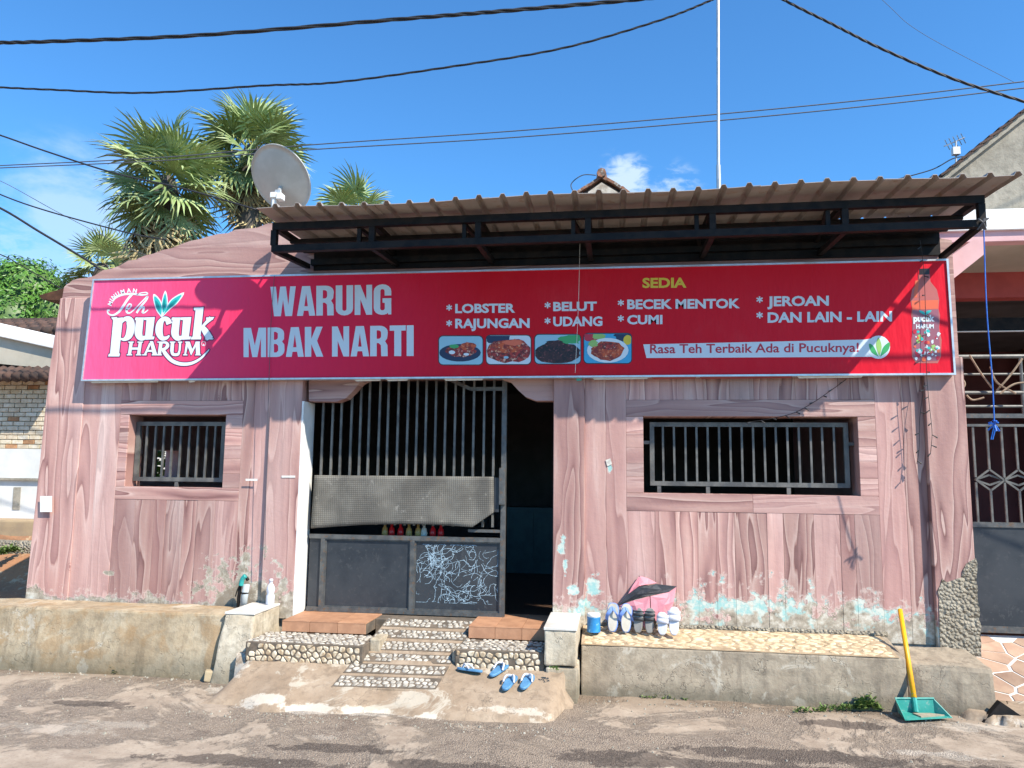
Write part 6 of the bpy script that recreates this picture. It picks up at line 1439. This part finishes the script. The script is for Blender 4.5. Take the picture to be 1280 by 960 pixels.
def palm(px, py, Y, label, n, ndead, scale, seed, zbase=-.1, lo=-1.0, skirt=0.0):
    rn = random.Random(seed); c = at(px, py, Y); T_ = thing('palm_tree', label, 'palm tree', (c.x+.1, Y, zbase), 'fan palms behind the stall')
    MB().tube([(c.x+.1, Y, zbase), (c.x+.05, Y, c.z*.5), (c.x, Y, c.z-.35*scale), (c.x, Y, c.z)], [.25*scale, .2*scale, .24*scale, .14*scale], 12).build('trunk', 'palm_trunk', T_, smooth=True)
    ga = 2.39996
    for k in range(n+ndead):
        dead = k >= n; u = k/max(1, n-1)
        el = (R(80)-R(140)*(u**.9)) if not dead else R(-48)-R(35)*rn.random()
        az_ = k*ga+rn.uniform(-.3, .3); d = V((math.cos(az_)*math.cos(el), math.sin(az_)*math.cos(el), math.sin(el)))
        # leaf face: turned up and outward, edge twisted a little
        upv = V((0, 0, 1)) if abs(d.z) < .93 else V((math.cos(az_), math.sin(az_), 0))*-1
        xx = d.cross(upv).normalized(); nn = xx.cross(d).normalized(); tw = rn.uniform(-.9, .9); rot = Matrix.Rotation(tw, 3, d); xx = rot @ xx; nn = rot @ nn
        s_ = scale*rn.uniform(.85, 1.1)*(.9 if dead else 1)
        ob = bpy.data.objects.new('frond', LEAVES[rn.randrange(5) if not dead else 5+rn.randrange(2)]); col.objects.link(ob); ob.parent = T_
        m4 = Matrix((xx*s_, d*s_, nn*s_)).transposed().to_4x4(); zoff = (-.25-.55*rn.random()*skirt)*scale if dead else -.28*u*scale
        m4.translation = V((c.x, Y, c.z+zoff))-T_.location; ob.matrix_basis = m4
    return T_
palm(208, 222, 9.5, 'large fan palm left of the satellite dish with a hanging skirt of dry leaves', 36, 13, 1.32, 1, skirt=1.4)
palm(316, 184, 11.5, 'tallest fan palm directly behind the satellite dish', 36, 13, 1.38, 2, skirt=1.4)
palm(448, 268, 12, 'fan palm crown peeping over the left part of the canopy', 20, 0, 1.0, 3)
palm(128, 330, 12, 'small fan palm above the top left corner of the stall', 18, 0, .9, 4)
palm(165, 335, 13.5, 'low fan palm half hidden behind the sloping parapet', 16, 0, .8, 5)
# dense round tree at the left
c = at(38, 380, 12); TR = thing('round_tree', 'dense bright green round tree behind the white fascia house', 'tree', (c.x, 12, .5))
MB().tube([(c.x, 12, .5), (c.x+.1, 12, 3), (c.x, 12, c.z)], [.22, .17, .1], 10).build('trunk', 'palm_trunk', TR, smooth=True)
rn = random.Random(77); mb = MB(); lobes = [(V((c.x+x, 12+y, c.z+z)), r_) for x, y, z, r_ in ((0, 0, .1, 1.15), (-.9, .3, -.2, 1.1), (.8, -.1, -.35, .85), (-.3, -.2, .45, .8), (-1.7, .2, -.5, 1.0), (1.35, .3, -.8, .55), (-.2, -.3, -.7, 1.3), (.3, 0, -1.3, 1.2))]
for lc_, r_ in lobes:
    for k in range(int(1500*r_*r_)):
        d = V((rn.gauss(0, 1), rn.gauss(0, 1), rn.gauss(0, 1))).normalized(); rr_ = r_*(1+.10*mnoise.noise(d*3+lc_)+.05*mnoise.noise(d*9))*rn.uniform(.86, 1.04); p_ = lc_+d*rr_
        t_ = (d+V((rn.uniform(-1, 1), rn.uniform(-1, 1), rn.uniform(-1.3, .3)))*.9); t_ = (t_-d*t_.dot(d)*.7).normalized()*rn.uniform(.05, .085); s_ = t_.cross(d).normalized()*t_.length*.42
        mb.add([p_-t_, p_+s_, p_+t_-d*.02, p_-s_], [(0, 1, 2, 3)])
tag(mb.build('crown', 'leaf_bright', TR), kind='stuff')
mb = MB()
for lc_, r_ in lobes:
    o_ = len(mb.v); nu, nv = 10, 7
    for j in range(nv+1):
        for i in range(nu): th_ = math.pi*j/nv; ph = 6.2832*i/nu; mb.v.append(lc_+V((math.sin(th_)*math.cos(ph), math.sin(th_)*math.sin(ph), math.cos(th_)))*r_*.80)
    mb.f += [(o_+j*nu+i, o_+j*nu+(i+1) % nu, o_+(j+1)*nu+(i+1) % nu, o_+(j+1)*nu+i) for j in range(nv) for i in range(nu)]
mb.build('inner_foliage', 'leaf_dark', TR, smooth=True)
